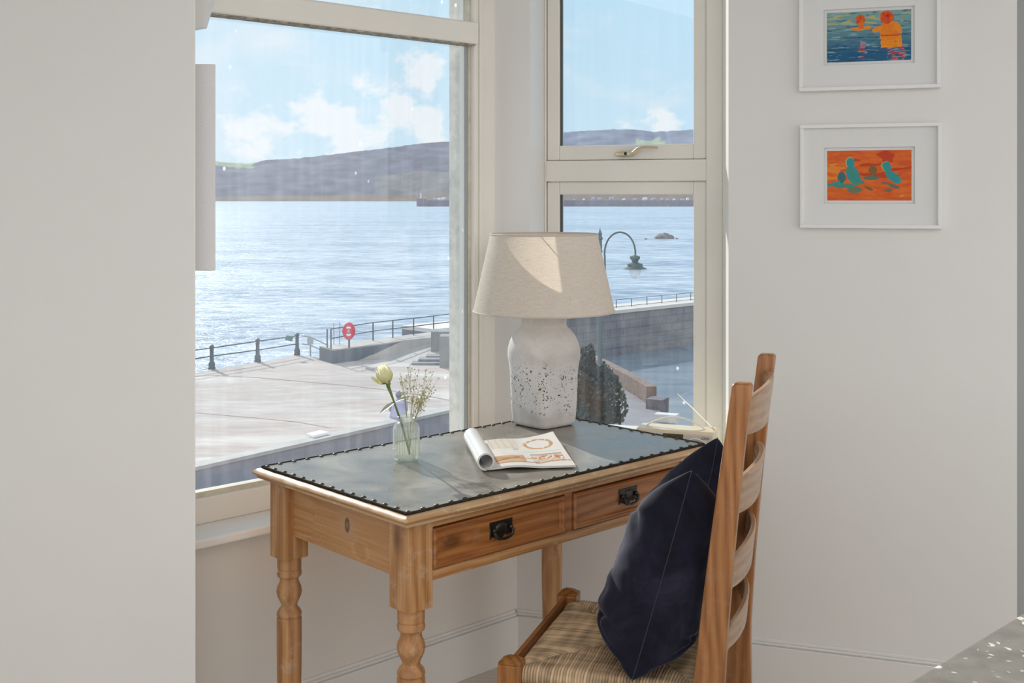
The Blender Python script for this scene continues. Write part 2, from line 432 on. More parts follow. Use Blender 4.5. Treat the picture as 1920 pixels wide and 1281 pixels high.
# sash bracket at the top left, above the front window
tb = MB(); M = Matrix.Identity(4)
a = D(330,-160,2.72); 
tb.v = []; 
def slab(pts, Y, t):
    q = [D(px, py, Y) for px, py in pts]; n = len(q)
    return [tuple(v) for v in q]+[(v.x, v.y+t, v.z) for v in q], [tuple(range(n)), tuple(range(2*n-1, n-1, -1))]+[(i, n+i, n+(i+1) % n, (i+1) % n) for i in range(n)]
vs, fs = slab([(345,-190),(430,-190),(397,-4),(381,50),(345,56)], 2.60, .03); tb.add(vs, fs)
struct(tb.build('trim_6', sillm))

# ------------------------------------------------------------------ pier-mounted canvas
canv = plain('canvas_grey_white', (.80,.79,.80), .7, nscale=200, namt=.04)
Yc = 2.56
x0 = D(352,0,Yc).x; x1 = D(404,0,Yc).x
o = MB().prism([(x0,Yc),(x1,Yc),(x1-.052,Yc+.17),(x0-.052,Yc+.17)], D(0,508,Yc).z, D(0,120,Yc).z).build('wall_canvas', canv, bevel=.002)
tag(o, 'pale grey blank canvas hung high beside the big window, seen from its edge', 'canvas')

# ------------------------------------------------------------------ writing table
TL, TW = .934, .537
tcx, tcy = -.0457, 2.773
tang = math.atan2(.6818, .7316)
T = empty('writing_table', (tcx, tcy, 0), tang)
tag(T, 'stripped pine writing table with studded dark leather top under the window', 'table')
def local(t, p): return t.matrix_basis.inverted() @ Vector(p)
# top board with moulded, worn edge
hx, hy = TL/2, TW/2; ov = .016
prof = [(-.004,.727),(ov*.2,.7255),(ov*.55,.7275),(ov*.62,.7335),(ov,.736),(ov+.003,.741),(ov,.746),(ov*.4,.7495),(0,.7505)]
def rim(side):
    b = MB(); n = len(prof)
    cs = [(-1,-1),(1,-1),(1,1),(-1,1)]
    i, j = side, (side+1) % 4
    N = 44; rows = []
    for k in range(N+1):
        t = k/N; row = []
        for q, (o_, z) in enumerate(prof):
            cx = (cs[i][0]*(1-t)+cs[j][0]*t); cy = (cs[i][1]*(1-t)+cs[j][1]*t)
            ox = cx*(hx+o_) ; oy = cy*(hy+o_)
            w_ = 0 if k in (0, N) else noise.noise(Vector((k*.9, side*7.1, q*.35)))*.0016*(1 if q > 2 else .3)
            ox += cx*w_ if abs(cx) == 1 else 0; oy += cy*w_ if abs(cy) == 1 else 0
            row.append((ox, oy, z+ (w_*.5 if 2 < q < 7 else 0)))
        row.append((0 if False else (cs[i][0]*(1-t)+cs[j][0]*t)*(hx-.03), (cs[i][1]*(1-t)+cs[j][1]*t)*(hy-.03), .7505))
        row.append((row[-1][0], row[-1][1], .727))
        rows.append(row)
    vs = [v for r in rows for v in r]; m_ = len(rows[0]); fs = []
    for k in range(N):
        for q in range(m_):
            q2 = (q+1) % m_
            fs.append((k*m_+q, (k+1)*m_+q, (k+1)*m_+q2, k*m_+q2))
    b.add(vs, fs); return b
tb = MB(); tb.box((-hx+.03,-hy+.03,.727), (hx-.03,hy-.03,.7503)); tb.build('top_board', pine[0], T)
for i in range(4):
    rim(i).build('edge_moulding', pineW[0] if i in (0, 2) else pineW[1], T, smooth=True, angle=50)
# leather
lm = NT('aged_leather')
n1 = lm.noise(lm.coord(scale=(1,1,1)), 7, 8, .65, .6); n2 = lm.noise(lm.coord(scale=(1,2.2,1), loc=(2,0,0)), 22, 6, .7, .8)
n3 = lm.noise(lm.coord(scale=(1,1,1), loc=(9,4,0)), 3, 3, .5)
lc = lm.ramp(n1, [(.3, (.13,.115,.095)), (.5, (.23,.207,.175)), (.7, (.37,.34,.29))])
scr = lm.ramp(n2, [(.60, 0), (.68, 1)])
lc = lm.mix(lm.math('MULTIPLY', scr, .45), lc, (.30,.27,.22))
thin = lm.noise(lm.coord(scale=(3,30,1), rot=(0,0,.3)), 3, 4, .7, .3)
lc = lm.mix(lm.math('MULTIPLY', lm.ramp(thin, [(.66, 0), (.71, 1)]), .5), lc, (.02,.02,.02))
hgt = lm.math('ADD', lm.math('MULTIPLY', n1, .6), lm.math('MULTIPLY', n2, .35))
lm.pbr(lc, lm.ramp(n1, [(.3, .24), (.7, .40)]), 0, lm.bump(hgt, .2, .004), .7)
lb = MB()
def lt(u, v):
    x = (u*2-1)*(hx-.002); y = (v*2-1)*(hy-.002)
    e = min(hx-abs(x), hy-abs(y))
    z = .7535+.0006*noise.noise(Vector((x*14, y*14, 0)))*min(1,e/.03)
    wob = .0015*noise.noise(Vector((x*30, y*30, 5))) if e < .01 else 0
    return (x+wob, y+wob, z)
lb.grid(lt, 90, 52)
lo = lb.build('leather_top', lm.mat, T, smooth=True, angle=0)
lo.modifiers.new('thick', 'SOLIDIFY').thickness = .003
lo.modifiers.new('crisp', 'EDGE_SPLIT').split_angle = radians(50)
# dark piping strip along the edge of the leather
dk = plain('dark_leather_binding', (.035,.030,.025), .95, nscale=80, namt=.3, spec=.1)
b = MB()
loop = []
for (ax, ay), (bx, by) in (((-hx,-hy),(hx,-hy)), ((hx,-hy),(hx,hy)), ((hx,hy),(-hx,hy)), ((-hx,hy),(-hx,-hy))):
    for k in range(40): 
        t = k/40; w_ = .0012*noise.noise(Vector((k*.6, ax*9, ay*9)))
        loop.append((ax*(1-t)+bx*t+w_, ay*(1-t)+by*t+w_, .7512))
loop = [(x+(.001 if x > hx-.003 else -.001 if x < -hx+.003 else 0), y+(.001 if y > hy-.003 else -.001 if y < -hy+.003 else 0), z+.001) for x, y, z in loop]
loop.append(loop[0]); b.tube(loop, .0034, 8, 1, 1); b.build('leather_binding', dk, T, smooth=True)
# nails
nailm = plain('bronze_nail', (.10,.075,.05), .45, .7, nscale=300, namt=.4)
nb = MB(); nb.lathe([(.0058,0),(.0056,.0012),(.0044,.0026),(.0024,.0034),(.0001,.0037)], 10)
n0 = nb.build('upholstery_nail', nailm, T, smooth=True, angle=0)
spots = []
NX, NY = 25, 14
for k in range(NX+1):
    x = -hx+.007+(2*hx-.014)*k/NX; spots += [(x, -hy+.006), (x, hy-.006)]
for k in range(1, NY):
    y = -hy+.006+(2*hy-.012)*k/NY; spots += [(-hx+.007, y), (hx-.007, y)]
for i, (x, y) in enumerate(spots):
    o = n0 if i == 0 else n0.copy()
    if i: COL.objects.link(o); o.parent = T
    o.location = (x+random.uniform(-.002,.002), y+random.uniform(-.001,.001), .7532)
# aprons
LB = .062       # leg block
ix, iy = hx-.012-LB/2, hy-.012-LB/2       # leg centres
zab = .603
Ti = Matrix.Translation((tcx, tcy, 0)) @ Matrix.Rotation(tang, 4, 'Z')
def knot_point(px, py):
    Rr = Ti.inverted() @ Vector((0,0,HC)); d = (Ti.inverted().to_3x3() @ Vector(((px-PX0)/F, 1, (PY0-py)/F)))
    t = (-ix-.009-Rr.x)/d.x; return Rr+d*t
def knotwood():
    kp = knot_point(651, 985); kp2 = knot_point(672, 1030)
    m = NT('pine_with_knot'); co = m.coord()
    def dist(c, sy, sz):
        vm = m.n('ShaderNodeVectorMath'); vm.operation = 'SUBTRACT'; m.inp(vm.inputs[0], co); vm.inputs[1].default_value = c
        v2 = m.n('ShaderNodeVectorMath'); v2.operation = 'MULTIPLY'; m.inp(v2.inputs[0], vm.outputs[0]); v2.inputs[1].default_value = (0, sy, sz)
        v3 = m.n('ShaderNodeVectorMath'); v3.operation = 'LENGTH'; m.inp(v3.inputs[0], v2.outputs[0]); return v3.outputs['Value']
    sepc = m.n('ShaderNodeSeparateXYZ'); m.t.links.new(co, sepc.inputs[0])
    nzv = m.noise(co, 9, 4, .6)
    d1 = m.math('ADD', dist(kp, 1, 1), m.math('MULTIPLY', m.math('SUBTRACT', nzv, .5), .03))
    d2 = m.math('ADD', dist(kp2, .7, 1), m.math('MULTIPLY', m.math('SUBTRACT', nzv, .5), .06))
    near = m.ramp(d2, [(.02, 1), (.12, 0)])
    grain = m.math('ADD', m.math('MULTIPLY', sepc.outputs[2], 1.0), m.math('MULTIPLY', m.noise(m.coord(scale=(1,1.1,7)), 1.6, 4, .5), .12))
    g = m.math('ADD', m.math('MULTIPLY', near, m.math('MULTIPLY', d2, .9)), m.math('MULTIPLY', m.math('SUBTRACT', 1, near), grain))
    rings = m.math('SINE', m.math('MULTIPLY', g, 300))
    fib = m.noise(m.coord(scale=(60,2.5,90)), 2, 3, .6)
    f = m.math('ADD', m.math('MULTIPLY', m.math('ADD', m.math('MULTIPLY', rings, .5), .5), .22), m.math('MULTIPLY', fib, .75))
    col = m.ramp(f, [(.25, PL), (.60, PM), (.95, PD)])
    halo = m.ramp(d1, [(.012, 1), (.045, 0)])
    col = m.mix(m.math('MULTIPLY', halo, .45), col, (.50,.36,.24))
    core = m.ramp(dist(kp, 1.1, .62), [(.0085, 1), (.0115, 0)])
    col = m.mix(m.math('MULTIPLY', core, .9), col, (.13,.05,.03))
    heart = m.ramp(dist(kp, 1.2, .8), [(.003, 1), (.006, 0)])
    col = m.mix(m.math('MULTIPLY', heart, .6), col, (.42,.26,.2))
    m.pbr(col, .45, 0, m.bump(fib, .12, .002)); return m.mat
b = MB(); b.box((-ix-.009,-iy+LB/2,zab), (-ix+.009,iy-LB/2,.727)); b.build('side_apron', knotwood(), T, bevel=.001)
b = MB(); b.box((ix-.009,-iy+LB/2,zab), (ix+.009,iy-LB/2,.727)); b.build('side_apron', pine[1], T, bevel=.001)
b = MB(); b.box((-ix+LB/2,iy-.009,zab), (ix-LB/2,iy+.009,.727)); b.build('back_apron', pine[0], T, bevel=.001)
yf = -iy-LB/2+.004     # plane of the front rails
x0, x1 = -ix+LB/2, ix-LB/2
ztr, zbr = .708, .622
b = MB(); b.box((x0,yf,ztr), (x1,yf+.03,.727)); b.build('top_rail', pine[0], T, bevel=.0015)
b = MB(); b.box((x0,yf-.001,zab-.002), (x1,yf+.03,zbr)); b.build('bottom_rail', pine[0], T, bevel=.002)
b = MB(); b.box((-.012,yf,zbr), (.012,yf+.03,ztr)); b.build('centre_rail', pineR, T, bevel=.0015)
iron = plain('blackened_brass', (.055,.048,.042), .38, .8, nscale=120, namt=.5, bump=.5)
def drawer(a, c):
    a += .002; c -= .002; z0, z1 = zbr+.0015, ztr-.003
    b = MB(); b.box((a,yf+.003,z0), (c,yf+.02,z1)); d = b.build('drawer', pineR, T)
    # raised moulding around the sunk panel
    m_ = MB(); wd = .014; pr = [(0,.0),(0,-.006),(.003,-.0095),(.007,-.009),(.009,-.0065),(.011,-.006),(wd,.0)]
    cs = [(a,z0,1,1),(c,z0,-1,1),(c,z1,-1,-1),(a,z1,1,-1)]
    for i in range(4):
        p, q = cs[i], cs[(i+1) % 4]
        vs = [(p[0]+p[2]*o_, yf+.003+y_, p[1]+p[3]*o_) for o_, y_ in pr]+[(q[0]+q[2]*o_, yf+.003+y_, q[1]+q[3]*o_) for o_, y_ in pr]
        n = len(pr); m_.add(vs, [(k, k+1, n+k+1, n+k) for k in range(n-1)])
    m_.build('drawer_moulding', pineR, d)
    h = empty('drawer_handle'); h.parent = d; h.location = ((a+c)/2, yf+.003, (z0+z1)/2+.004)
    pl = MB(); pts = [(-.032,-.018),(-.027,-.012),(-.018,-.017),(-.01,-.013),(0,-.021),(.01,-.013),(.018,-.017),(.027,-.012),(.032,-.018),(.0315,.0),(.033,.018),(-.033,.018),(-.0315,0)]
    n = len(pts); vs = [(x,0,z) for x, z in pts]+[(x*.97,-.0022,z*.97) for x, z in pts]
    pl.add(vs, [tuple(range(n)), tuple(range(2*n-1, n-1, -1))]+[(i, (i+1) % n, n+(i+1) % n, n+i) for i in range(n)]); 
    pl.ball((0,-.002,.002), .014, 14, 8, (1.25,.35,.9))
    pl.build('backplate', iron, h, smooth=True)
    bl = MB(); bl.tube([(-.024,-.004,0),(-.026,-.010,-.003),(-.023,-.012,-.012),(-.014,-.0125,-.017),(0,-.0125,-.0185),(.014,-.0125,-.017),(.023,-.012,-.012),(.026,-.010,-.003),(.024,-.004,0)], [.004,.0042,.0036,.0028,.0032,.0028,.0036,.0042,.004], 8)
    bl.ball((-.024,-.006,.001), .0055); bl.ball((.024,-.006,.001), .0055); bl.build('bail_pull', iron, h, smooth=True)
drawer(x0, -.012); drawer(.012, x1)
# legs
def leg(cx, cy):
    b = MB(); q = LB/2
    b.box((cx-q,cy-q,.549), (cx+q,cy+q,.727))
    pr = [(.0001,.55),(.0275,.549),(.0275,.5235),(.0262,.522),(.0262,.5195),(.0275,.518),(.0285,.512),(.0275,.506),(.0225,.502),(.021,.497),(.0225,.490),(.0272,.480),(.0288,.470),(.0272,.460),(.0225,.450),(.0188,.442),(.0180,.437),(.020,.433),(.0245,.428),(.028,.422),(.0285,.416),(.026,.413),(.026,.4105),(.0285,.409),(.0285,.36),(.0280,.30),(.0262,.2),(.023,.09),(.019,.035),(.021,.025),(.019,.012),(.015,0),(.0001,0)]
    b.lathe(pr[::-1], 28, (cx, cy, 0))
    return b.build('leg', pine[2], T, smooth=True, bevel=.0015, angle=30)
for sx in (-1, 1):
    for sy in (-1, 1): leg(sx*ix, sy*iy)

# ------------------------------------------------------------------ ladder-back chair
cang = math.atan2(-.318, .948)
CH = empty('ladderback_chair', (.248, 2.412, 0), cang)
tag(CH, 'wooden ladder-back chair with woven rush seat drawn up to the table', 'chair')
hw, hd = .207, .193      # half width (y), half depth (x); +x is the back
def fpost(sy):
    b = MB(); q = .0225; x, y = -hd, sy*hw
    b.box((x-q,y-q,0), (x+q,y+q,.458)); 
    b.add([(x-q,y-q,.458),(x+q,y-q,.458),(x+q,y+q,.458),(x-q,y+q,.458),(x-q*.45,y-q*.45,.4665),(x+q*.45,y-q*.45,.4665),(x+q*.45,y+q*.45,.4665),(x-q*.45,y+q*.45,.4665)], [(0,1,5,4),(1,2,6,5),(2,3,7,6),(3,0,4,7),(4,5,6,7)])
    b.build('front_leg', chpost, CH, smooth=True, bevel=.004, seg=3, angle=50)
fpost(-1); fpost(1)
def bx(z):      # backward lean of the rear posts
    return hd+.064*max(0, (z-.42)/.61)**1.25+.012*max(0, (.40-z)/.4)**1.5
def rpost(sy):
    N = 26; b = MB(); rows = []
    for i in range(N+1):
        z = 1.022*i/N; c = bx(z); k = i/N
        wd = .0285 if z < .45 else .0285-.0098*min(1, (z-.45)/.5)
        if z < .3: wd = .024+.0045*z/.3
        th = .0145
        rows.append([(c-wd,sy*hw-th,z),(c+wd,sy*hw-th,z),(c+wd,sy*hw+th,z),(c-wd,sy*hw+th,z)])
    c = bx(1.03); wd = .0155
    rows.append([(c-wd,sy*hw-.011,1.029),(c+wd,sy*hw-.011,1.029),(c+wd,sy*hw+.011,1.029),(c-wd,sy*hw+.011,1.029)])
    vs = [v for r in rows for v in r]; fs = [(0,3,2,1)]
    n = len(rows)
    for i in range(n-1):
        for k in range(4): fs.append((i*4+k, i*4+(k+1) % 4, (i+1)*4+(k+1) % 4, (i+1)*4+k))
    fs.append(tuple((n-1)*4+k for k in range(4)))
    b.add(vs, fs); b.build('back_post', chw[2], CH, smooth=True, bevel=.0045, seg=3, angle=50)
rpost(-1); rpost(1)
def slat(z0, z1, bow=.030, dipb=.012, name='back_slat'):
    b = MB(); N = 20; t = .0055; rows = []
    for i in range(N+1):
        y = -hw+.010+(2*hw-.020)*i/N; s = 1-(y/hw)**2
        za, zb = z0+dipb*(1-s), z1-.010*(1-s)
        xa, xb = bx(z0)+bow*s, bx(z1)+bow*s
        rows.append([(xa-t,y,za),(xa+t,y,za),(xb+t,y,zb),(xb-t,y,zb)])
    vs = [v for r in rows for v in r]; fs = [(0,1,2,3), tuple(N*4+k for k in (3,2,1,0))]
    for i in range(N):
        for k in range(4): fs.append((i*4+k, (i+1)*4+k, (i+1)*4+(k+1) % 4, i*4+(k+1) % 4))
    b.add(vs, fs); b.build(name, slatw, CH, smooth=True, bevel=.0025, seg=2, angle=45)
slat(.915,1.003); slat(.765,.850); slat(.62,.695); slat(.50,.555)
# seat frame rails and stretchers
b = MB(); b.box((-hd-.012,-hw+.02,.395), (-hd-.003,hw-.02,.452)); b.build('front_seat_board', chw[1], CH, bevel=.002)
for sy in (-1, 1):
    b = MB(); b.box((-hd+.02,sy*(hw+.004)-.012,.362), (hd-.02,sy*(hw+.004)+.012,.408)); b.build('side_rail', chw[0], CH, bevel=.003)
    b = MB(); b.tube([(-hd+.01,sy*hw,.20),(hd-.01,sy*hw,.20)], .011, 10); b.build('stretcher', chw[0], CH, smooth=True)
b = MB(); b.tube([(-hd,-hw+.01,.26),(-hd,hw-.01,.26)], .011, 10); b.build('stretcher', chw[1], CH, smooth=True)
b = MB(); b.tube([(hd,-hw+.01,.24),(hd,hw-.01,.24)], .011, 10); b.build('stretcher', chw[1], CH, smooth=True)
# rush seat: strands wrapped over the rails, four triangles meeting in the middle
sx0, sy0 = hd-.004, hw-.001
def rush():
    NU, NV = 400, 440; vs = []; cols = []
    pitch = .0060
    for j in range(NV+1):
        for i in range(NU+1):
            a = (i/NU*2-1)*1.22; c = (j/NV*2-1)*1.22
            def wrap(q, half):
                s = 1 if q >= 0 else -1; m_ = abs(q)
                R = .021; L = half-R
                flat = 1-R/half*1.0
                if m_ < flat: return s*m_/flat*L, 0.0
                th = (m_-flat)/(1.22-flat)*pi*.98
                return s*(L+R*sin(th)), -R*(1-cos(th))
            x, zx = wrap(a, sx0); y, zy = wrap(c, sy0)
            z = .447+min(zx, zy)
            fa, fc = abs(a), abs(c)
            side = fc > fa      # triangle that runs onto a side rail: strands run along y, spaced in x
            lx, ly = a*sx0, c*sy0
            st = (lx if side else ly)/pitch+.25*noise.noise(Vector((lx*25, ly*25, 1)))
            idx = math.floor(st); fr_ = st-idx
            hgt = abs(sin(pi*fr_))**.6*.0024
            dome = .007*max(0, (1-max(fa, fc)))**.6 - .004*exp(-((fa-fc)/.06)**2)*(max(fa,fc) < 1)
            z2 = z+hgt+dome
            xx, yy = x, y
            if fa > .93 or fc > .93:
                if side: yy += (1 if c > 0 else -1)*hgt
                else: xx += (1 if a > 0 else -1)*hgt
            vs.append((xx, yy, z2+.0022*noise.noise(Vector((lx*28, ly*28, 3)))))
            rn = random.Random(idx*31+(17 if side else 0)+(5 if (c if side else a) > 0 else 0)).random()
            rn2 = noise.noise(Vector((lx*(12 if side else 60), ly*(60 if side else 12), 9)))
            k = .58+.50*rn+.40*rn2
            g = hgt/.0024; k *= .35+.65*g  # shade in the gaps between strands put into the colour
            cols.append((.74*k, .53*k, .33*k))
    b = MB(); fs = [(j*(NU+1)+i, j*(NU+1)+i+1, (j+1)*(NU+1)+i+1, (j+1)*(NU+1)+i) for j in range(NV) for i in range(NU)]
    # leave the corners free for the posts
    keep = []
    for f in fs:
        v = vs[f[0]]
        if abs(v[0]) > hd-.020 and abs(v[1]) > hw-.020: continue
        keep.append(f)
    b.add(vs, keep); return b, cols
def attrmat(name, rough=.7, spec=.3, bumpn=None):
    m = NT(name); a = m.n('ShaderNodeAttribute'); a.attribute_name = 'paint'
    nrm = m.bump(m.noise(m.coord(), bumpn[0], 4, .6), bumpn[1], .001) if bumpn else None
    m.pbr(a.outputs['Color'], rough, 0, nrm, spec); return m.mat
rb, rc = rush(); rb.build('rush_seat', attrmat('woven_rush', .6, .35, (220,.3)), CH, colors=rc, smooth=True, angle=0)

# ------------------------------------------------------------------ navy cushion
vm = NT('navy_velvet')
vn = vm.noise(vm.coord(), 9, 6, .65, .5)
vc = vm.ramp(vn, [(.34, (.005,.005,.011)), (.52, (.012,.012,.027)), (.72, (.030,.031,.055))])
vb = vm.pbr(vc, .85, 0, vm.bump(vm.noise(vm.coord(), 260, 3, .6), .15, .001), .2)
vb.inputs['Sheen Weight'].default_value = .4; vb.inputs['Sheen Roughness'].default_value = .35; vb.inputs['Sheen Tint'].default_value = (.62,.64,.80,1)
seamm = plain('navy_seam', (.03,.033,.055), .8)
B1 = Vector((.226,2.182,.458)); T1 = Vector((.337,2.17,.858))
axis = Vector((.318,.948,0))
B2 = B1+axis*.40+Vector((.0,0,.0)); T2 = Vector((.449,2.53,.845))
nF = Vector((-.948,.318,.13)).normalized()
CU = empty('throw_cushion', (B1+B2)/2)
tag(CU, 'navy blue velvet cushion standing on the rush seat against the chair back', 'cushion')
CC = (B1+B2)/2
def cbase(u, v):
    a = (u+1)/2; c = (v+1)/2
    bot = B1*(1-a)+B2*a; top = T1*(1-a)+T2*a
    ew = 1-u*u; eh = 1-v*v
    p = bot*(1-c)+top*c
    p += axis*(.016*eh*(-u))                       # sides drawn in between the corners
    up = (top-bot).normalized()
    p += up*(.030*ew*(1 if v < 0 else 0)*v*v)      # bottom edge lifts between the corners
    chop = max(0, (v-.25)/.75)
    p -= up*(.105*(ew**1.3)*chop**1.2)
    p += nF*(-.02*ew*chop)
    return p
def cpt(u, v, s):
    ew = max(0, 1-abs(u)**5); eh = max(0, 1-abs(v)**(4.6 if v > 0 else 5.5))
    th = (ew**.60*eh**(.50 if v > 0 else .55))
    T_ = .108 if s > 0 else .088
    sag = 1+(.20*(-v) if v < 0 else -.06*v)
    wr = (.009*noise.noise(Vector((u*2.2, v*2.2, s*3.1)))+.0035*noise.noise(Vector((u*5, v*6, s*7.1))))*th+.0035*noise.noise(Vector((u*1.5, v*7+u*3, s*5)))*(ew*eh)**.3
    fold = 0
    for (fu, fv, ang, amp, wdt, ln) in ((-.45,-.82,.25,.022,.035,.5), (-.6,-.64,-.1,.013,.03,.35), (-.8,-.90,.1,.016,.03,.3), (-.72,.45,1.0,.006,.05,.3), (.2,-.75,.1,.006,.04,.5), (-.25,.62,.35,.014,.07,.4), (-.75,-.72,.5,.010,.025,.25), (.1,-.86,-.1,.012,.03,.5), (-.3,-.2,.15,.003,.03,.3)):
        du, dv = u-fu, v-fv; al = du*cos(ang)+dv*sin(ang); ac = -du*sin(ang)+dv*cos(ang)
        fold -= amp*exp(-(ac/wdt)**2)*exp(-(al/ln)**2)
    p = cbase(u, v)+nF*(s*(T_*th*sag+(wr+fold*th)))
    return p
N = 90
def cmap(t):     # denser sampling near the edges
    q = t*2-1; return q*(1.45-.45*q*q) if False else sin(q*pi/2)*.5+q*.5
b = MB()
for s in (1, -1):
    def fn(i, j, s=s):
        p = cpt(cmap(i), cmap(j), s)-CC
        return p if True else p
    if s > 0: b.grid(fn, N, N)
    else: b.grid(lambda i, j: cpt(cmap(1-i), cmap(j), -1)-CC, N, N)
co_ = b.build('cushion_cover', vm.mat, CU, smooth=True, angle=0)
b = MB()
loop = [cbase(-1+2*k/40, -1)-CC for k in range(40)]+[cbase(1, -1+2*k/40)-CC for k in range(40)]+[cbase(1-2*k/40, 1)-CC for k in range(40)]+[cbase(-1, 1-2*k/40)-CC for k in range(41)]
b.tube(loop, .0010, 6); b.build('cushion_seam', seamm, CU, smooth=True)

# ------------------------------------------------------------------ table lamp
LX, LY, LZ = .0865, 3.142, .7545
LP = empty('table_lamp', (LX, LY, LZ), tang)
tag(LP, 'pitted concrete table lamp with a beige linen shade at the back of the table', 'lamp')
cm = NT('pitted_concrete')
cv = cm.coord()
vo = cm.n('ShaderNodeTexVoronoi'); cm.inp(vo.inputs['Vector'], cm.coord(scale=(210,210,210))); vo.inputs['Scale'].default_value = 1
szn = cm.noise(cm.coord(scale=(60,60,60), loc=(1,2,3)), 1.2, 3)
pit = cm.math('LESS_THAN', vo.outputs['Distance'], cm.ramp(szn, [(.42, 0), (.66, .44)]))
sepz = cm.n('ShaderNodeSeparateXYZ'); cm.t.links.new(cm.coord(), sepz.inputs[0])
band = cm.math('ADD', sepz.outputs[2], cm.math('MULTIPLY', cm.math('SUBTRACT', cm.noise(cv, 14, 3), .5), .05))
bmask = cm.ramp(band, [(.025, 0), (.055, 1), (.150, 1), (.185, 0)])
vo2 = cm.n('ShaderNodeTexVoronoi'); cm.inp(vo2.inputs['Vector'], cm.coord(scale=(115,115,115), loc=(3,3,3))); vo2.inputs['Scale'].default_value = 1
pit2 = cm.math('LESS_THAN', vo2.outputs['Distance'], cm.ramp(cm.noise(cm.coord(scale=(40,40,40), loc=(8,2,3)), 1.0, 2), [(.44, 0), (.72, .36)]))
pits = cm.math('MULTIPLY', cm.math('MAXIMUM', pit, pit2), bmask)
bc = cm.ramp(cm.noise(cv, 9, 6, .6, .4), [(.3, (.50,.465,.44)), (.7, (.74,.71,.69))])
white = cm.math('MULTIPLY', bmask, .45)
bc = cm.mix(white, bc, (.86,.855,.86))
bc = cm.mix(pits, bc, (.07,.068,.066))
cm.pbr(bc, .85, 0, cm.bump(cm.math('SUBTRACT', cm.noise(cv, 60, 5, .6), cm.math('MULTIPLY', pits, 1.5)), .5, .0025), .25)
def lshape(r, z, a):
    # rounded square at the foot blending to a circle at the shoulder
    t = min(1, max(0, z/.17)); t = t*t*(3-2*t)
    n = 7*(1-t)+2*t
    s = (abs(cos(a))**n+abs(sin(a))**n)**(-1/n)
    return r*s
pr = [(.0001,0),(.058,0),(.0635,.003),(.0665,.009),(.0675,.02),(.0705,.05),(.0745,.09),(.0835,.13),(.0935,.160),(.0985,.185),(.098,.205),(.093,.225),(.084,.243),(.073,.256),(.066,.262),(.062,.267),(.0605,.275),(.0625,.290),(.060,.2945),(.04,.296),(.0001,.296)]
# subdivide the profile
def sub(pr, k=3):
    o = []
    for i in range(len(pr)-1):
        for j in range(k):
            t = j/k; o.append((pr[i][0]*(1-t)+pr[i+1][0]*t, pr[i][1]*(1-t)+pr[i+1][1]*t))
    return o+[pr[-1]]
b = MB(); b.lathe(sub(pr), 96, shape=lambda r, z, a: lshape(r, z, a)*(1+.008*noise.noise(Vector((cos(a)*3, sin(a)*3, z*18)))))
b.build('lamp_base', cm.mat, LP, smooth=True, angle=0)
# shade
shz0, shz1 = 1.062-LZ, 1.270-LZ; shr0, shr1 = .192, .1455
sm = NT('linen_shade')
wx = sm.noise(sm.coord('Object', scale=(1,1,.03)), 900, 2, .5); wy = sm.noise(sm.coord('Object', scale=(.05,.05,1)), 900, 2, .5)
wv_ = sm.math('ADD', sm.math('MULTIPLY', wx, .5), sm.math('MULTIPLY', wy, .5))
lcol = sm.ramp(wv_, [(.36, (.72,.655,.59)), (.64, (.90,.85,.79))])
df = sm.n('ShaderNodeBsdfDiffuse'); tl = sm.n('ShaderNodeBsdfTranslucent'); mx = sm.n('ShaderNodeMixShader')
sm.inp(df.inputs[0], lcol); sm.inp(tl.inputs[0], sm.mix(1, lcol, (1.0,.90,.78), 'MULTIPLY')); mx.inputs[0].default_value = .38
sm.t.links.new(df.outputs[0], mx.inputs[1]); sm.t.links.new(tl.outputs[0], mx.inputs[2]); sm.t.links.new(mx.outputs[0], sm.out.inputs[0])
b = MB(); b.shell([(shr0+(shr1-shr0)*k/8, shz0+(shz1-shz0)*k/8) for k in range(9)], 128)
sh = b.build('lamp_shade', sm.mat, LP, smooth=True, angle=0)
rimm = plain('shade_trim', (.60,.54,.48), .8)
for r, z in ((shr0, shz0), (shr1, shz1)):
    b = MB(); b.tube([(r*cos(2*pi*k/96), r*sin(2*pi*k/96), z) for k in range(97)], .0022, 6)
    b.build('shade_rim', rimm, sh, smooth=True)
wirem = plain('white_wire', (.7,.68,.65), .4, .2)
b = MB()
for k in range(3):
    a = 2*pi*k/3-tang+radians(265); b.tube([(.012*cos(a), .012*sin(a), shz1-.028), (.06*cos(a), .06*sin(a), shz1-.022), (shr1*cos(a), shr1*sin(a), shz1-.001)], .0018, 6)
b.lathe([(.02,shz1-.031),(.02,shz1-.027)], 20); b.build('shade_carrier', wirem, sh, smooth=True)
b = MB(); b.lathe([(.0001,.295),(.02,.295),(.02,.345),(.015,.35),(.0001,.35)], 20); b.build('bulb_holder', plain('holder_white', (.75,.74,.72), .4), LP, smooth=True)
b = MB(); b.lathe([(.012,.35),(.014,.365),(.028,.395),(.03,.415),(.022,.438),(.0001,.447)], 20); b.build('light_bulb', plain('opal_bulb', (.85,.84,.80), .25), LP, smooth=True)

# ------------------------------------------------------------------ magazine
MG = empty('magazine', (-.058, 2.600, .7545), radians(8.5))
tag(MG, 'open magazine with its left half rolled up, lying on the table leather', 'magazine')
ML = .285; R0 = .0205
def curl(n=120):       # cross-section in x,z: roll at the left, flat to the right
    pts = []
    W_ = .205
    for k in range(n+1):
        t = k/n
        if t < .42:        # spiral: from the inner end round to the contact with the table
            q = 1-t/.42; th = -pi/2 - q*2*pi*1.02
            r = R0*(1-.10*q)
            pts.append((0+r*cos(th)*-1*-1, R0+.0012+r*sin(th)))
        else:
            s = (t-.42)/.58; pts.append((s*W_, .0012+.0045*sin(pi*min(1, s*1.5))**2+.0012))
    return pts
cv_ = curl()
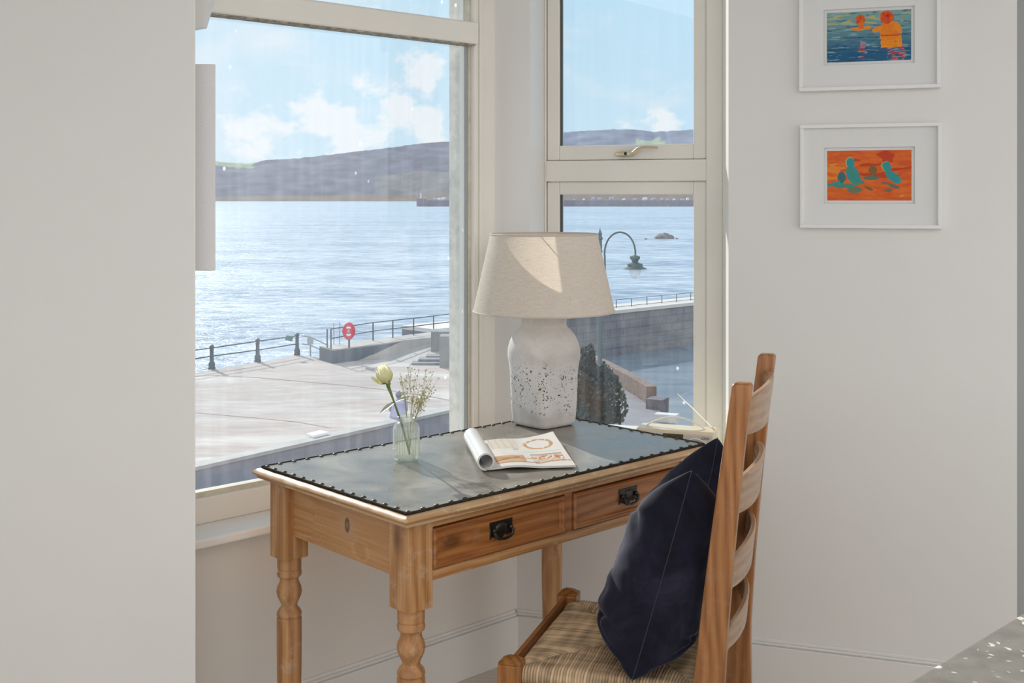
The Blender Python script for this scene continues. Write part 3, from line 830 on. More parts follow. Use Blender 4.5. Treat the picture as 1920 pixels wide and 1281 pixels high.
# page block: solid strip following the curve
def block(off0, off1, x_end, yfan=0):
    b = MB(); n = len(cv_); NY_ = 16; rows = []
    for i, (x, z) in enumerate(cv_):
        a = cv_[max(0, i-1)]; c = cv_[min(n-1, i+1)]
        tx, tz = c[0]-a[0], c[1]-a[1]; L = sqrt(tx*tx+tz*tz) or 1
        nx, nz = -tz/L, tx/L       # towards the inside of the roll / up on the flat part
        row = []
        s = max(0, (i/(n-1)-.42)/.58)
        for j in range(NY_+1):
            v = j/NY_; y = v*ML
            lift = .020*s**3*v**2+.004*s*sin(v*pi*1.0)*s
            row.append((Vector((x*(x_end if s > 0 else 1)+nx*off0, y, z+nz*off0+lift*.6)), Vector((x*(x_end if s > 0 else 1)+nx*off1, y, z+nz*off1+lift))))
        rows.append(row)
    vs = []; 
    for row in rows:
        for p, q in row: vs.append(p)
    o1 = len(vs)
    for row in rows:
        for p, q in row: vs.append(q)
    m_ = NY_+1; fs = []
    for i in range(n-1):
        for j in range(NY_):
            a = i*m_+j
            fs.append((a, a+1, a+m_+1, a+m_)); fs.append((o1+a, o1+a+m_, o1+a+m_+1, o1+a+1))
        fs.append((i*m_, (i+1)*m_, o1+(i+1)*m_, o1+i*m_)); fs.append((i*m_+NY_, o1+i*m_+NY_, o1+(i+1)*m_+NY_, (i+1)*m_+NY_))
    for j in range(NY_):
        fs.append((j, o1+j, o1+j+1, j+1)); a = (n-1)*m_
        fs.append((a+j, a+j+1, o1+a+j+1, o1+a+j))
    b.add(vs, fs); return b
pagem = plain('glossy_page_stock', (.78,.77,.76), .22, nscale=12, namt=.04)
cutm = plain('page_edges', (.50,.50,.51), .6, nscale=500, namt=.2)
block(.0, .0040, 1.0).build('magazine_pages', pagem, MG, smooth=True, angle=40)
# printed page on top of the flat part
def magpaint(u, v):      # u across (roll -> right), v from near to far
    base = Vector((.80,.76,.72))
    if u < .12: return base*.95
    n_ = noise.noise(Vector((u*9, v*9, 1)))
    c = base.copy()
    if .16 < u < .50 and .62 < v < 1: c = Vector((.74,.66,.57)) if int(u*60) % 5 else Vector((.62,.55,.48))
    if .12 < u < .48 and .10 < v < .36: c = Vector((.62,.38,.20))*(1+.3*n_)
    if abs(v-(.22+.35*(u-.2))) < .016 and u < .42: c = Vector((.30,.15,.09))
    if .20 < u < .60 and abs(v-.30+.1*u) < .012: c = Vector((.45,.24,.13))
    if .14 < u < .62 and abs(v-.12) < .014: c = Vector((.40,.26,.2))
    if .56 < u < .94 and .14 < v < .40:
        c = Vector((.60,.56,.52))
        if .22 < v < .34: c = Vector((.72,.30,.10))*(1+.6*n_) if noise.noise(Vector((u*25, v*25, 4))) > -.1 else Vector((.85,.78,.68))
        if v > .36: c = Vector((.35,.33,.31))
    if .56 < u < 1 and abs(v-(.13+.04*sin(u*9))) < .014: c = Vector((.50,.24,.12))
    e = ((u-.74)/.17)**2+((v-.72)/.16)**2
    if .62 < e < 1.15 and noise.noise(Vector((u*30, v*30, 2))) > -.25: c = Vector((.62,.36,.17))
    if .84 < e < .92: c = Vector((.40,.22,.12))
    if .5 < u < .96 and abs(v-.47) < .006: c = Vector((.55,.5,.46))
    if .40 < u < .47 and .56 < v < .60: c = Vector((.35,.33,.34))
    return c*(1+.05*n_)
b = MB(); cols = []
i0 = int(len(cv_)*.42)+2; NVm = 90; NUm = 120
vs = []
for j in range(NVm+1):
    for i in range(NUm+1):
        u, v = i/NUm, j/NVm
        f = i0+u*(len(cv_)-1.01-i0); k = int(f); t = f-k
        x = cv_[k][0]*(1-t)+cv_[k+1][0]*t; z = cv_[k][1]*(1-t)+cv_[k+1][1]*t; s = max(0, (f/(len(cv_)-1)-.42)/.58)
        lift = .020*s**3*v**2+.004*s*sin(v*pi)*s
        vs.append((x, v*ML, z+.0044+lift)); cols.append(magpaint(u, v))
b.add(vs, [(j*(NUm+1)+i, j*(NUm+1)+i+1, (j+1)*(NUm+1)+i+1, (j+1)*(NUm+1)+i) for j in range(NVm) for i in range(NUm)])
b.build('printed_page', attrmat('printed_page', .25, .5), MG, colors=cols, smooth=True, angle=0)

# ------------------------------------------------------------------ bottle, rose, gypsophila
VX, VY, VZ = -.2475, 2.714, .7545
g = NT('pressed_glass')
gt = g.n('ShaderNodeBsdfTransparent'); gt.inputs[0].default_value = (.97,.985,.95,1)
gg = g.n('ShaderNodeBsdfGlossy'); gg.inputs['Roughness'].default_value = .08
gd = g.n('ShaderNodeBsdfTranslucent'); gd.inputs[0].default_value = (1,1,.95,1)
lw = g.n('ShaderNodeLayerWeight'); lw.inputs[0].default_value = .35
m1 = g.n('ShaderNodeMixShader'); m1.inputs[0].default_value = .13; g.t.links.new(gt.outputs[0], m1.inputs[1]); g.t.links.new(gd.outputs[0], m1.inputs[2])
m2 = g.n('ShaderNodeMixShader'); g.t.links.new(g.math('ADD', g.math('MULTIPLY', lw.outputs['Facing'], .55), .06), m2.inputs[0]); g.t.links.new(m1.outputs[0], m2.inputs[1]); g.t.links.new(gg.outputs[0], m2.inputs[2])
g.t.links.new(m2.outputs[0], g.out.inputs[0])
VS = empty('bottle_vase', (VX, VY, VZ))
tag(VS, 'small clear glass bottle vase with a beaded grid pattern, standing on the table', 'vase')
b = MB(); segs = 30*8; rows = []
prof = [(.0001,.0),(.022,0),(.0265,.002),(.0290,.007)]
z = .007
while z < .076: z += .0006; prof.append((.0295, z))
prof += [(.0290,.079),(.027,.083),(.0235,.087),(.019,.0895),(.0165,.0915),(.0160,.095),(.0185,.0965),(.0215,.0985),(.0220,.101),(.0205,.103),(.0180,.1035),(.0165,.1025),(.0150,.098),(.0150,.092)]
def beads(r, z, a):
    if .006 < z < .084: return r+.0030*max(0, abs(sin(z*pi/.0036))*abs(sin(a*15)))**.8-.0004
    return r
b.lathe(prof, segs, shape=beads)
b.build('bottle_glass', g.mat, VS, smooth=True, angle=0)
wt = NT('water'); a_ = wt.n('ShaderNodeBsdfTransparent'); a_.inputs[0].default_value = (.98,.99,.95,1); c_ = wt.n('ShaderNodeBsdfGlossy'); c_.inputs['Roughness'].default_value = .02
mm = wt.n('ShaderNodeMixShader'); mm.inputs[0].default_value = .08; wt.t.links.new(a_.outputs[0], mm.inputs[1]); wt.t.links.new(c_.outputs[0], mm.inputs[2]); wt.t.links.new(mm.outputs[0], wt.out.inputs[0])
b = MB(); b.lathe([(.0001,.003),(.024,.003),(.0262,.008),(.0270,.06),(.0260,.0602),(.0001,.0600)], 40); b.build('water', wt.mat, VS, smooth=True)

def bez(p0, p1, p2, n=14):
    p0, p1, p2 = map(Vector, (p0, p1, p2))
    return [p0*(1-t)**2+p1*2*t*(1-t)+p2*t*t for t in [k/n for k in range(n+1)]]
stemm = plain('green_stem', (.13,.20,.03), .5, nscale=60, namt=.3)
pet = NT('cream_petal'); pz = pet.n('ShaderNodeSeparateXYZ'); pet.t.links.new(pet.coord(), pz.inputs[0])
pcol = pet.ramp(pet.math('ADD', pet.math('MULTIPLY', pz.outputs[2], 14), .25), [(.0, (.72,.74,.30)), (.5, (.92,.90,.60)), (1, (.95,.94,.76))])
pd_ = pet.n('ShaderNodeBsdfDiffuse'); pt_ = pet.n('ShaderNodeBsdfTranslucent'); pm_ = pet.n('ShaderNodeMixShader'); pm_.inputs[0].default_value = .45
pet.inp(pd_.inputs[0], pcol); pet.inp(pt_.inputs[0], pcol); pet.t.links.new(pd_.outputs[0], pm_.inputs[1]); pet.t.links.new(pt_.outputs[0], pm_.inputs[2]); pet.t.links.new(pm_.outputs[0], pet.out.inputs[0])
leafm = NT('rose_leaf'); ld = leafm.n('ShaderNodeBsdfPrincipled'); ld.inputs['Base Color'].default_value = (.42,.46,.28,1); ld.inputs['Roughness'].default_value = .3; ld.inputs['Specular IOR Level'].default_value = .8; leafm.t.links.new(ld.outputs[0], leafm.out.inputs[0])
def dv(px, py, dy=0): return D(px, py, VY+dy)
RO = empty('cut_rose', dv(770, 850)+Vector((0, 0, .004)))
tag(RO, 'single cream rose bud on a long green stem in the glass bottle', 'rose')
ro = Vector(RO.location)
sp_ = [p-ro for p in bez(dv(768,852), dv(757,800), dv(727,722), 18)]
b = MB(); b.tube(sp_, [.0026]*12+[.0024]*4+[.003,.0038,.0045], 10); b.build('stem', stemm, RO, smooth=True)
# bud frame: base at stem top, axis tilted to the left and up
bb0 = dv(728,720)-ro; axb = (dv(712,683)-dv(728,720)).normalized(); axb = (axb+Vector((0,-.12,0))).normalized()
q = axb.to_track_quat('Z', 'X'); MB_ = Matrix.Translation(bb0) @ q.to_matrix().to_4x4()
bud = empty('rose_bud'); bud.parent = RO; bud.matrix_basis = MB_
def petal(ang, rad, h, wdt, flare, tw=.25, z0=.002):
    b = MB()
    def fn(u, v):
        a = ang+(u-.5)*wdt*(1-.15*v)+tw*v
        edge = 1-.42*abs(2*u-1)**2.6
        zz = z0+h*v*edge
        prof = sin(min(1, v*1.25)*pi/2)**.7
        r = rad*(.22+.78*prof)*(1-.34*max(0, v-.55)/.45)+flare*v**3+.0012*sin(6*u+ang*3)*v
        return (r*cos(a), r*sin(a), zz)
    b.grid(fn, 14, 14); return b
for k in range(4): petal(k*pi/2, .0095, .044, 2.3, -.002).build('petal', pet.mat, bud, smooth=True, angle=0)
for k in range(4): petal(k*pi/2+.5, .0155, .046, 2.1, -.003).build('petal', pet.mat, bud, smooth=True, angle=0)
for k in range(5): petal(k*2*pi/5+.2, .0205, .043, 1.75, .0005).build('petal', pet.mat, bud, smooth=True, angle=0)
# outer petal opening to the left
lf = (q.to_matrix().inverted() @ Vector((-1,-.15,-.2))); petal(math.atan2(lf.y, lf.x)-.1, .0215, .030, 1.5, .016, 0).build('petal', pet.mat, bud, smooth=True, angle=0)
def leafmesh(b, p0, p1, w, up, fold=.3):
    p0, p1 = Vector(p0), Vector(p1); t = (p1-p0); L = t.length; t.normalize(); s = t.cross(up).normalized(); n_ = s.cross(t)
    def fn(u, v):
        ww = w*sin(pi*min(.985, max(.015, v)))**.8*(1-.25*v); x = (u-.5)*2
        return p0+t*(L*v)+s*(x*ww)+n_*(abs(x)*ww*fold-.12*L*v*v)
    b.grid(fn, 6, 12)
for k in range(5):
    a = k*2*pi/5; b = MB(); leafmesh(b, (0,0,.001), (.021*cos(a), .021*sin(a), .012), .0035, Vector((0,0,1))); b.build('sepal', stemm, bud, smooth=True, angle=0)
b = MB(); b.ball((0,0,0), .006, sc=(1,1,.9)); b.build('calyx', stemm, bud, smooth=True)
for (x0_,y0_),(x1_,y1_),w_ in (((741,754),(711,772),.0075), ((741,754),(767,742),.0065)):
    b = MB(); leafmesh(b, dv(x0_,y0_)-ro, dv(x1_,y1_,-.01)-ro, w_, Vector((0,-.5,1))); b.build('leaf', leafm.mat, RO, smooth=True, angle=0)

GY = empty('gypsophila_sprig', dv(768, 848, .006)+Vector((0,0,.005)))
tag(GY, 'airy dried spray of tiny flowers beside the rose in the glass bottle', 'flower spray')
go = Vector(GY.location); rg = random.Random(5)
st = MB(); fl = []
roots = [((764,795),(759,745)), ((768,795),(775,740)), ((770,797),(800,720)), ((766,795),(785,735)), ((770,797),(795,745))]
tips = [[(749,700),(755,704),(760,712),(748,713),(765,703),(753,718)], [(762,690),(770,687),(776,700),(783,693),(768,705),(780,712)], [(800,693),(812,700),(822,712),(808,712),(797,705),(815,728),(806,735)], [(788,722),(797,728),(805,727),(813,734),(790,735),(799,742)], [(781,752),(789,757),(778,763),(795,763),(785,770),(803,748)]]
for (r0, r1), ts in zip(roots, tips):
    a = dv(768,850,.006); m0 = dv(*r0); m1 = dv(*r1, rg.uniform(-.01,.02))
    st.tube([p-go for p in bez(a, m0, m1, 10)], .0006, 5)
    for t_ in ts:
        e = dv(t_[0]+rg.uniform(-3,3), t_[1]+rg.uniform(-3,3), rg.uniform(-.02,.025)); k_ = rg.uniform(.35,.9)
        br = bez(a, m0, m1, 10)[int(4+5*k_)]
        mid = (br+e)/2+Vector((rg.uniform(-.006,.006), 0, rg.uniform(-.004,.006)))
        pp = bez(br, mid, e, 6); st.tube([p-go for p in pp], .00035, 4)
        fl.append(e-go)
        for q_ in range(5):
            s_ = pp[rg.randint(2,5)]; e2 = s_+Vector((rg.uniform(-.012,.014), rg.uniform(-.01,.01), rg.uniform(.002,.014)))
            st.tube([s_-go, e2-go], .00025, 4); fl.append(e2-go)
st.build('stems', plain('dry_stem', (.42,.40,.16), .7), GY, smooth=True)
fb = MB()
for p in fl: fb.ball(p, rg.uniform(.0013,.0022), 6, 4)
o = fb.build('flower_buds', plain('tiny_buds', (.50,.45,.28), .8, nscale=500, namt=.5), GY, smooth=True, angle=0); o['kind'] = 'stuff'

# ------------------------------------------------------------------ framed paintings on the right wall
def to_mesh_text(txt, size, mat, name, parent, M, extr=.0003):
    cu = bpy.data.curves.new(name, 'FONT'); cu.body = txt; cu.size = size; cu.extrude = extr; cu.align_x = 'CENTER'; cu.align_y = 'CENTER'
    tmp = bpy.data.objects.new(name+'_tmp', cu); COL.objects.link(tmp)
    dg = bpy.context.evaluated_depsgraph_get(); me = bpy.data.meshes.new_from_object(tmp.evaluated_get(dg))
    bpy.data.objects.remove(tmp); me.materials.clear(); me.materials.append(mat)
    o = bpy.data.objects.new(name, me); COL.objects.link(o); o.parent = parent; o.matrix_basis = M; return o
framem = plain('white_frame_lacquer', (.86,.86,.86), .35); matm = plain('mount_board', (.80,.80,.80), .8)
pmat = attrmat('painting_ink', .55, .3)
def ell(u, v, cx, cy, rx_, ry_, rot=0):
    du, dv_ = u-cx, v-cy
    return ((du*cos(rot)+dv_*sin(rot))/rx_)**2+((-du*sin(rot)+dv_*cos(rot))/ry_)**2 < 1
def nz(a, b_, c): return noise.noise(Vector((a, b_, c)))
def paint_swim(u, v):      # u right, v up; width 1.6 x height 1
    x = u*1.62
    s = nz(x*3, v*26, 0)+.6*nz(x*7, v*55, 3)
    top = Vector((.20,.38,.38)); bot = Vector((.012,.11,.24))
    c = bot.lerp(top, min(1, max(0, v*1.35-.25+.25*s)))
    if s > .45: c = c.lerp(Vector((.32,.50,.58)), .6)
    if s < -.4: c = c.lerp(Vector((.01,.05,.13)), .6)
    if v > .75 and nz(x*4, v*20, 8) > .22: c = c.lerp(Vector((.55,.50,.16)), .7)
    e = nz(x*9, v*14, 5)*.02
    O = Vector((.80,.16,.015)); R = Vector((.62,.045,.01)); Y = Vector((.85,.27,.012))
    if v < .45 and ((abs(u-.43+e*2) < .035 and v > .02) or (.72 < u+e < .93 and v < .30)) and nz(x*8, v*38, 6) > .02: c = R*1.0 if nz(x*5, v*30, 1) > .1 else Vector((.35,.25,.35))
    if ell(u, v, .38+e, .655, .10, .035) or ell(u, v, .49, .675, .045, .035): c = Y
    if ell(u+e, v, .40, .835, .055, .105): c = R.lerp(O, .5+nz(x*12, v*12, 2))
    if abs(u-.41+e) < .03 and .66 < v < .78: c = O
    if .64 < u+e < .89 and .26+e < v < .50: c = Y*(1+.25*nz(x*20, v*20, 1))
    if ell(u+e, v, .745, .60, .115, .20): c = Y.lerp(O, .5+.8*nz(x*12, v*10, 2))
    if ell(u, v, .60+e, .63, .075, .045, .75) or ell(u, v, .85, .64, .035, .12, .25): c = Y
    if abs(v-.50) < .014 and .65 < u < .86: c = R
    if ell(u+e, v, .715, .86, .08, .13): c = R.lerp(O, .3+.8*nz(x*14, v*14, 7))
    return c
def paint_beach(u, v):
    x = u*1.62; s = nz(x*3, v*14, 10)+.5*nz(x*8, v*30, 4)
    c = Vector((.66,.095,.016)).lerp(Vector((.78,.16,.02)), max(0, min(1, .5+s)))
    if nz(x*2.2, v*9, 21) > .22 and v > .45: c = c.lerp(Vector((.50,.03,.01)), .75)
    if u < .22 and .35 < v < .75 and nz(x*4, v*12, 31) > -.05: c = c.lerp(Vector((.85,.30,.04)), .7)
    e = nz(x*10, v*12, 5)*.014
    Tq = Vector((.03,.30,.33)); G = Vector((.05,.28,.22)); Br = Vector((.22,.13,.04)); Ol = Vector((.13,.17,.12))
    if ell(u+e, v, .545, .60, .05, .10): c = Br
    if ell(u+e, v, .53, .45, .095, .045): c = Ol
    if ell(u+e, v, .175, .46, .048, .12): c = Vector((.05,.16,.18))
    if u < .16 and abs(v-(.30+.45*u)) < .03: c = Tq
    if ell(u, v+e, .20, .29, .13, .045): c = G
    if ell(u+e, v, .33, .21, .085, .06): c = Br.lerp(G, .5)
    if ell(u+e, v, .275, .76, .055, .115): c = Vector((.60,.55,.10)) if ell(u+e,v,.268,.77,.057,.117) and not ell(u+e, v, .28, .755, .05, .105) else Tq
    if ell(u+e, v, .315, .50, .078, .20, .22) or ell(u+e, v, .275, .62, .035, .1): c = Tq.lerp(G, .5+nz(x*9, v*9, 2))
    if ell(u+e, v, .405, .37, .03, .05, .6): c = G
    if ell(u+e, v, .705, .68, .062, .10): c = Vector((.55,.40,.08)) if not ell(u+e, v, .712, .675, .055, .095) else Tq
    if ell(u+e, v, .785, .47, .065, .15, .5): c = Tq.lerp(G, .3+nz(x*9, v*9, 3))
    if ell(u+e, v, .80, .28, .07, .035, -.5) or ell(u+e, v, .73, .20, .035, .035) or ell(u+e, v, .70, .34, .06, .02, -.3): c = Ol
    if ell(u+e, v, .50, .24, .06, .025, -.8): c = Br
    if .86 < u < .91 and abs(v-(.09+.3*(u-.88))) < .012: c = Vector((.75,.35,.1))
    return c
def framed(pxl, pxr, zt, zb, il, ir, izt, izb, fn, label):
    xa, xb = rx(pxl, -.025), rx(pxr, -.025); dpt = .024
    t = empty('framed_painting'); w = .010
    Mo = MR @ Matrix.Translation(((xa+xb)/2, 0, zb)); t.matrix_basis = Mo
    W2 = (xb-xa)/2; Hh = zt-zb
    b = MB(); b.box((-W2,-dpt,0), (W2,-.001,w)); b.box((-W2,-dpt,Hh-w), (W2,-.001,Hh)); b.box((-W2,-dpt,w), (-W2+w,-.001,Hh-w)); b.box((W2-w,-dpt,w), (W2,-.001,Hh-w))
    b.build('frame', framem, t, bevel=.0012)
    cx = (xa+xb)/2; a, c = rx(il, -.010)-cx, rx(ir, -.010)-cx; z0, z1 = izb-zb, izt-zb; mg = .0085
    b = MB()
    b.box((-W2+w,-.0115,w), (a-mg,-.009,Hh-w)); b.box((c+mg,-.0115,w), (W2-w,-.009,Hh-w)); b.box((a-mg,-.0115,w), (c+mg,-.009,z0-mg)); b.box((a-mg,-.0115,z1+mg), (c+mg,-.009,Hh-w)); b.box((-W2+w,-.006,w), (W2-w,-.0045,Hh-w))
    b.build('mount', matm, t)
    b = MB(); cols = []; nu, nv = 200, 124; vs = []
    for j in range(nv+1):
        for i in range(nu+1):
            u, v = i/nu, j/nv; vs.append((a+(c-a)*u, -.0068, z0+(z1-z0)*v)); cols.append(fn(u, v))
    b.add(vs, [(j*(nu+1)+i, j*(nu+1)+i+1, (j+1)*(nu+1)+i+1, (j+1)*(nu+1)+i) for j in range(nv) for i in range(nu)])
    b.build('picture', pmat, t, colors=cols)
    tag(t, label, 'picture', None); return t
def wzr(px, py, d=-.025): return fz(MR, px, py, d)
H2 = wzr(1633, 231.5)-wzr(1633, 428.5)
framed(1500, 1766, wzr(1633,231.5), wzr(1633,428.5), 1551, 1709, wzr(1630,282,-.01), wzr(1630,376,-.01), paint_beach, 'lower white-framed painting of turquoise figures sitting on an orange beach')
zb_ = wzr(1633,167.5)
framed(1498, 1764, zb_+H2, zb_, 1550.5, 1708.5, wzr(1630,20.5,-.01), wzr(1630,114.5,-.01), paint_swim, 'upper white-framed painting of two orange bathers in blue water')

# ------------------------------------------------------------------ radio on the right sill
RX0, RX1 = rx(1191, -.105), rx(1341, -.105)
RA = empty('radio'); RA.matrix_basis = MR @ Matrix.Translation(((RX0+RX1)/2, -.105, ZS2)); 
tag(RA, 'small cream portable radio with arched handle on the sill behind the table', 'radio')
rw = (RX1-RX0)/2; rh = .127
cream = plain('cream_radio_case', (.78,.68,.50), .35); face = plain('radio_front', (.66,.62,.58), .4)
b = MB(); b.box((-rw,0,0), (rw,.088,rh)); b.build('case', cream, RA, bevel=.009, seg=4, smooth=True)
b = MB(); b.box((-rw+.007,-.0025,.007), (rw-.007,.002,rh-.008)); b.build('front_panel', face, RA, bevel=.002)
scm = plain('display_glass', (.10,.085,.06), .08, spec=.8)
xa_ = rx(1243,-.107)-(RX0+RX1)/2; xb_ = rx(1281,-.107)-(RX0+RX1)/2
b = MB(); b.box((xa_,-.0035,rh-.030), (xb_,-.001,rh-.009)); b.build('display', scm, RA, bevel=.0006)
cx_ = rx(1304,-.107)-(RX0+RX1)/2
b = MB(); b.tube([(cx_+.038*cos(2*pi*k/48), -.0035, .070+.038*sin(2*pi*k/48)) for k in range(49)], .0016, 6); b.build('speaker_ring', plain('white_plastic', (.85,.85,.84), .3), RA, smooth=True)
b = MB(); b.lathe([(.0001,0),(.033,0),(.034,.001),(.0001,.0012)], 40, (cx_,-.0026,.070), M=Matrix.Rotation(pi/2, 4, 'X')); b.build('speaker_grille', plain('grille_grey', (.45,.44,.43), .7, nscale=400, namt=.5), RA)
ink = plain('black_print', (.02,.02,.02), .5)
RT = Matrix.Rotation(pi/2, 4, 'X')
to_mesh_text('LOOK', .0085, ink, 'lettering', RA, Matrix.Translation((rx(1322,-.107)-(RX0+RX1)/2,-.0028,rh-.0175)) @ RT)
to_mesh_text('DAB', .010, ink, 'lettering', RA, Matrix.Translation((rx(1206,-.107)-(RX0+RX1)/2,-.0028,rh-.0145)) @ RT)
hx0, hx1 = rx(1211,-.06)-(RX0+RX1)/2, rx(1322,-.06)-(RX0+RX1)/2
b = MB(); b.tube([(hx0+(hx1-hx0)*k/20, .045, rh-.002+.030*sin(pi*k/20)**.8) for k in range(21)], .0042, 8, 1, .55); b.build('handle', plain('white_handle', (.82,.80,.76), .3), RA, smooth=True)
chrome = plain('chrome', (.75,.75,.74), .15, 1.0)
ax0, ax1 = rx(1335,-.03)-(RX0+RX1)/2, rx(1270,-.03)-(RX0+RX1)/2
za = fz(MR,1335,806,-.03)-ZS2; zb2 = fz(MR,1270,739,-.03)-ZS2
b = MB(); b.tube([(ax0,.078,rh-.002),(ax0+(ax1-ax0)*.5,.078,(rh+zb2)/2),(ax1,.078,zb2)], [.0022,.0019,.0015], 8); b.build('aerial', chrome, RA, smooth=True)

# ------------------------------------------------------------------ kitchen worktop, bottom right
wk = NT('speckled_worktop')
vo = wk.n('ShaderNodeTexVoronoi'); wk.inp(vo.inputs['Vector'], wk.coord(scale=(60,60,60))); vo.inputs['Scale'].default_value = 1
spk = wk.ramp(vo.outputs['Distance'], [(.20, 1), (.32, 0)])
pk = wk.math('GREATER_THAN', wk.noise(wk.coord(scale=(37,37,37)), 1.5, 1), .53)
wc = wk.ramp(wk.noise(wk.coord(), 30, 5, .6), [(.3, (.17,.16,.145)), (.7, (.25,.235,.215))])
wc = wk.mix(wk.math('MULTIPLY', spk, pk), wc, (.68,.66,.63))
wk.pbr(wc, .5, 0, None, .35)
p0 = P(1697,1281,.47); p1 = P(1920,1147,.47); d_ = (p1-p0).normalized(); nrm_ = Vector((d_.y, -d_.x, 0))
a0 = p0-d_*.5; a1 = p1+d_*.9; a2 = a1+nrm_*.62; a3 = a0+nrm_*.62
o = MB().prism([(v.x, v.y) for v in (a0, a1, a2, a3)], .862, .90).build('kitchen_worktop', wk.mat, bevel=.004, seg=3)
tag(o, 'grey speckled stone worktop in the bottom right corner', 'worktop')
c0 = a0+nrm_*.03+d_*.02; c1 = a1+nrm_*.03-d_*.02; c2 = c1+nrm_*.56; c3 = c0+nrm_*.56
o = MB().prism([(v.x, v.y) for v in (c0, c1, c2, c3)], .0, .862).build('kitchen_cabinet', plain('cabinet_paint', (.60,.60,.58), .5), bevel=.002)
tag(o, 'plain painted cabinet carrying the grey speckled worktop', 'cabinet')

# ================================================================== outside
ZP = HC-7.6            # promenade level
ZSEA = HC-12.0
# sea
se = NT('sea_water')
cs1 = se.coord(scale=(.24,.55,1)); cs2 = se.coord(scale=(.9,2.0,1)); cs3 = se.coord(scale=(.012,.05,1))
h1 = se.noise(cs1, 1, 5, .62, .4); h2 = se.noise(cs2, 1, 4, .6); h3 = se.noise(cs3, 1, 4, .55)
hh = se.math('ADD', se.math('MULTIPLY', h1, 1.0), se.math('MULTIPLY', h2, .6))
scol = se.ramp(se.math('ADD', se.math('MULTIPLY', h3, .3), se.math('MULTIPLY', h1, .7)), [(.36, (.14,.20,.29)), (.48, (.34,.41,.51)), (.60, (.55,.61,.69))])  # wavelet glints and dark troughs put into the water colour
foam = se.ramp(h1, [(.60, 0), (.72, 1)])
scol = se.mix(se.math('MULTIPLY', foam, .35), scol, (.6,.68,.74))
sb = se.n('ShaderNodeBump'); se.inp(sb.inputs['Height'], hh); sb.inputs['Strength'].default_value = .9; sb.inputs['Distance'].default_value = .55
se.pbr(scol, .30, 0, sb.outputs[0], .4)
b = MB(); b.add([(-5000,20,ZSEA),(5000,20,ZSEA),(5000,3700,ZSEA),(-5000,3700,ZSEA)], [(0,1,2,3)])
o = b.build('sea', se.mat); o['kind'] = 'structure'
# headland, distance haze mixed into its colours
prof_l = [(-400,330),(0,318),(300,308),(405,303),(470,307),(498,300),(530,299),(560,297),(620,290),(680,283),(720,278),(790,269),(830,266),(870,265),(930,261),(1000,253),(1058,248),(1085,246),(1150,243),(1190,243),(1210,245),(1225,247),(1260,245),(1300,243),(1400,240),(1600,250),(2200,300)]
def hp(px):
    for (a, ya), (b_, yb) in zip(prof_l, prof_l[1:]):
        if a <= px <= b_: return ya+(yb-ya)*(px-a)/(b_-a)
    return 330
hm = NT('hazy_headland'); at = hm.n('ShaderNodeAttribute'); at.attribute_name = 'paint'
hn = hm.noise(hm.coord(scale=(.02,.02,.05)), 1, 6, .65)
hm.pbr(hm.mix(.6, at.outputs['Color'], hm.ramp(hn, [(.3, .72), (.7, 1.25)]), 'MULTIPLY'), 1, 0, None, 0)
NU, NV = 520, 26; vs = []; cols = []
for j in range(NV+1):
    for i in range(NU+1):
        px = -400+2600*i/NU; v = j/NV
        Y = 3480+v*520+30*noise.noise(Vector((px*.01, 2, 0)))
        top = hp(px)+1.3*noise.noise(Vector((px*.09, 0, 0)))+.8*noise.noise(Vector((px*.35, 0, 4)))
        Yt = 4000; zt = HC+(PY0-top)/F*Yt
        s = v**.75
        z = ZSEA-1+(zt-ZSEA+1)*s+12*noise.noise(Vector((px*.02, v*4, 7)))*v*(1-v)*3
        vs.append(((px-PX0)/F*Y, Y, z))
        py = PY0-(z-HC)*F/Y
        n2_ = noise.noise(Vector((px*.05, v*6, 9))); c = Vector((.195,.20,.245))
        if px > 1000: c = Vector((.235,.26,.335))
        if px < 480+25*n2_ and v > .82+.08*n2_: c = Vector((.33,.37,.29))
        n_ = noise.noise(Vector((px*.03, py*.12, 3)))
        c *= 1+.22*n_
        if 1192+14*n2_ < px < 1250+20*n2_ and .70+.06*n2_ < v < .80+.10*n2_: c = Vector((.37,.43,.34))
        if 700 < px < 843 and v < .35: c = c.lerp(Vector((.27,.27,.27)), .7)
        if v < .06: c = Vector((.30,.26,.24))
        cols.append(c)
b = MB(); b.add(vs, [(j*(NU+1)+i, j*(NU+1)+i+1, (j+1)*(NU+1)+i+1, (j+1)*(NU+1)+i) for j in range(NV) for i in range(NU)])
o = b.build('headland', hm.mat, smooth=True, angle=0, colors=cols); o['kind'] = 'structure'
# harbour pier + lighthouse
def wpt(px, py, H): return P(px, py, H)
hz = plain('harbour_masonry', (.20,.20,.25), .9, nscale=.3, namt=.15)
Zp = 1500.0
def box_px(b, x0, x1, ytop, ybot, Y, t): b.box((D(x0,0,Y).x, Y, D(0,ybot,Y).z), (D(x1,0,Y).x, Y+t, D(0,ytop,Y).z))
b = MB(); box_px(b, 783, 1420, 375.5, 390, Zp, 25); box_px(b, 781, 796, 373, 390, Zp-1, 27)
o = b.build('harbour_pier', hz); tag(o, 'long grey harbour pier across the bay below the headland', 'pier')
LHm = plain('lighthouse_white', (.50,.53,.62), .7)
L0 = D(789,372.2,Zp+8); L0.z += .0; LH = empty('lighthouse', L0); tag(LH, 'tiny white lighthouse at the end of the far harbour pier', 'lighthouse')
k_ = Zp/F
b = MB(); b.lathe([(2.1*k_,.05),(1.5*k_,10*k_),(1.5*k_,10.5*k_)], 16); b.build('tower', LHm, LH, smooth=True)
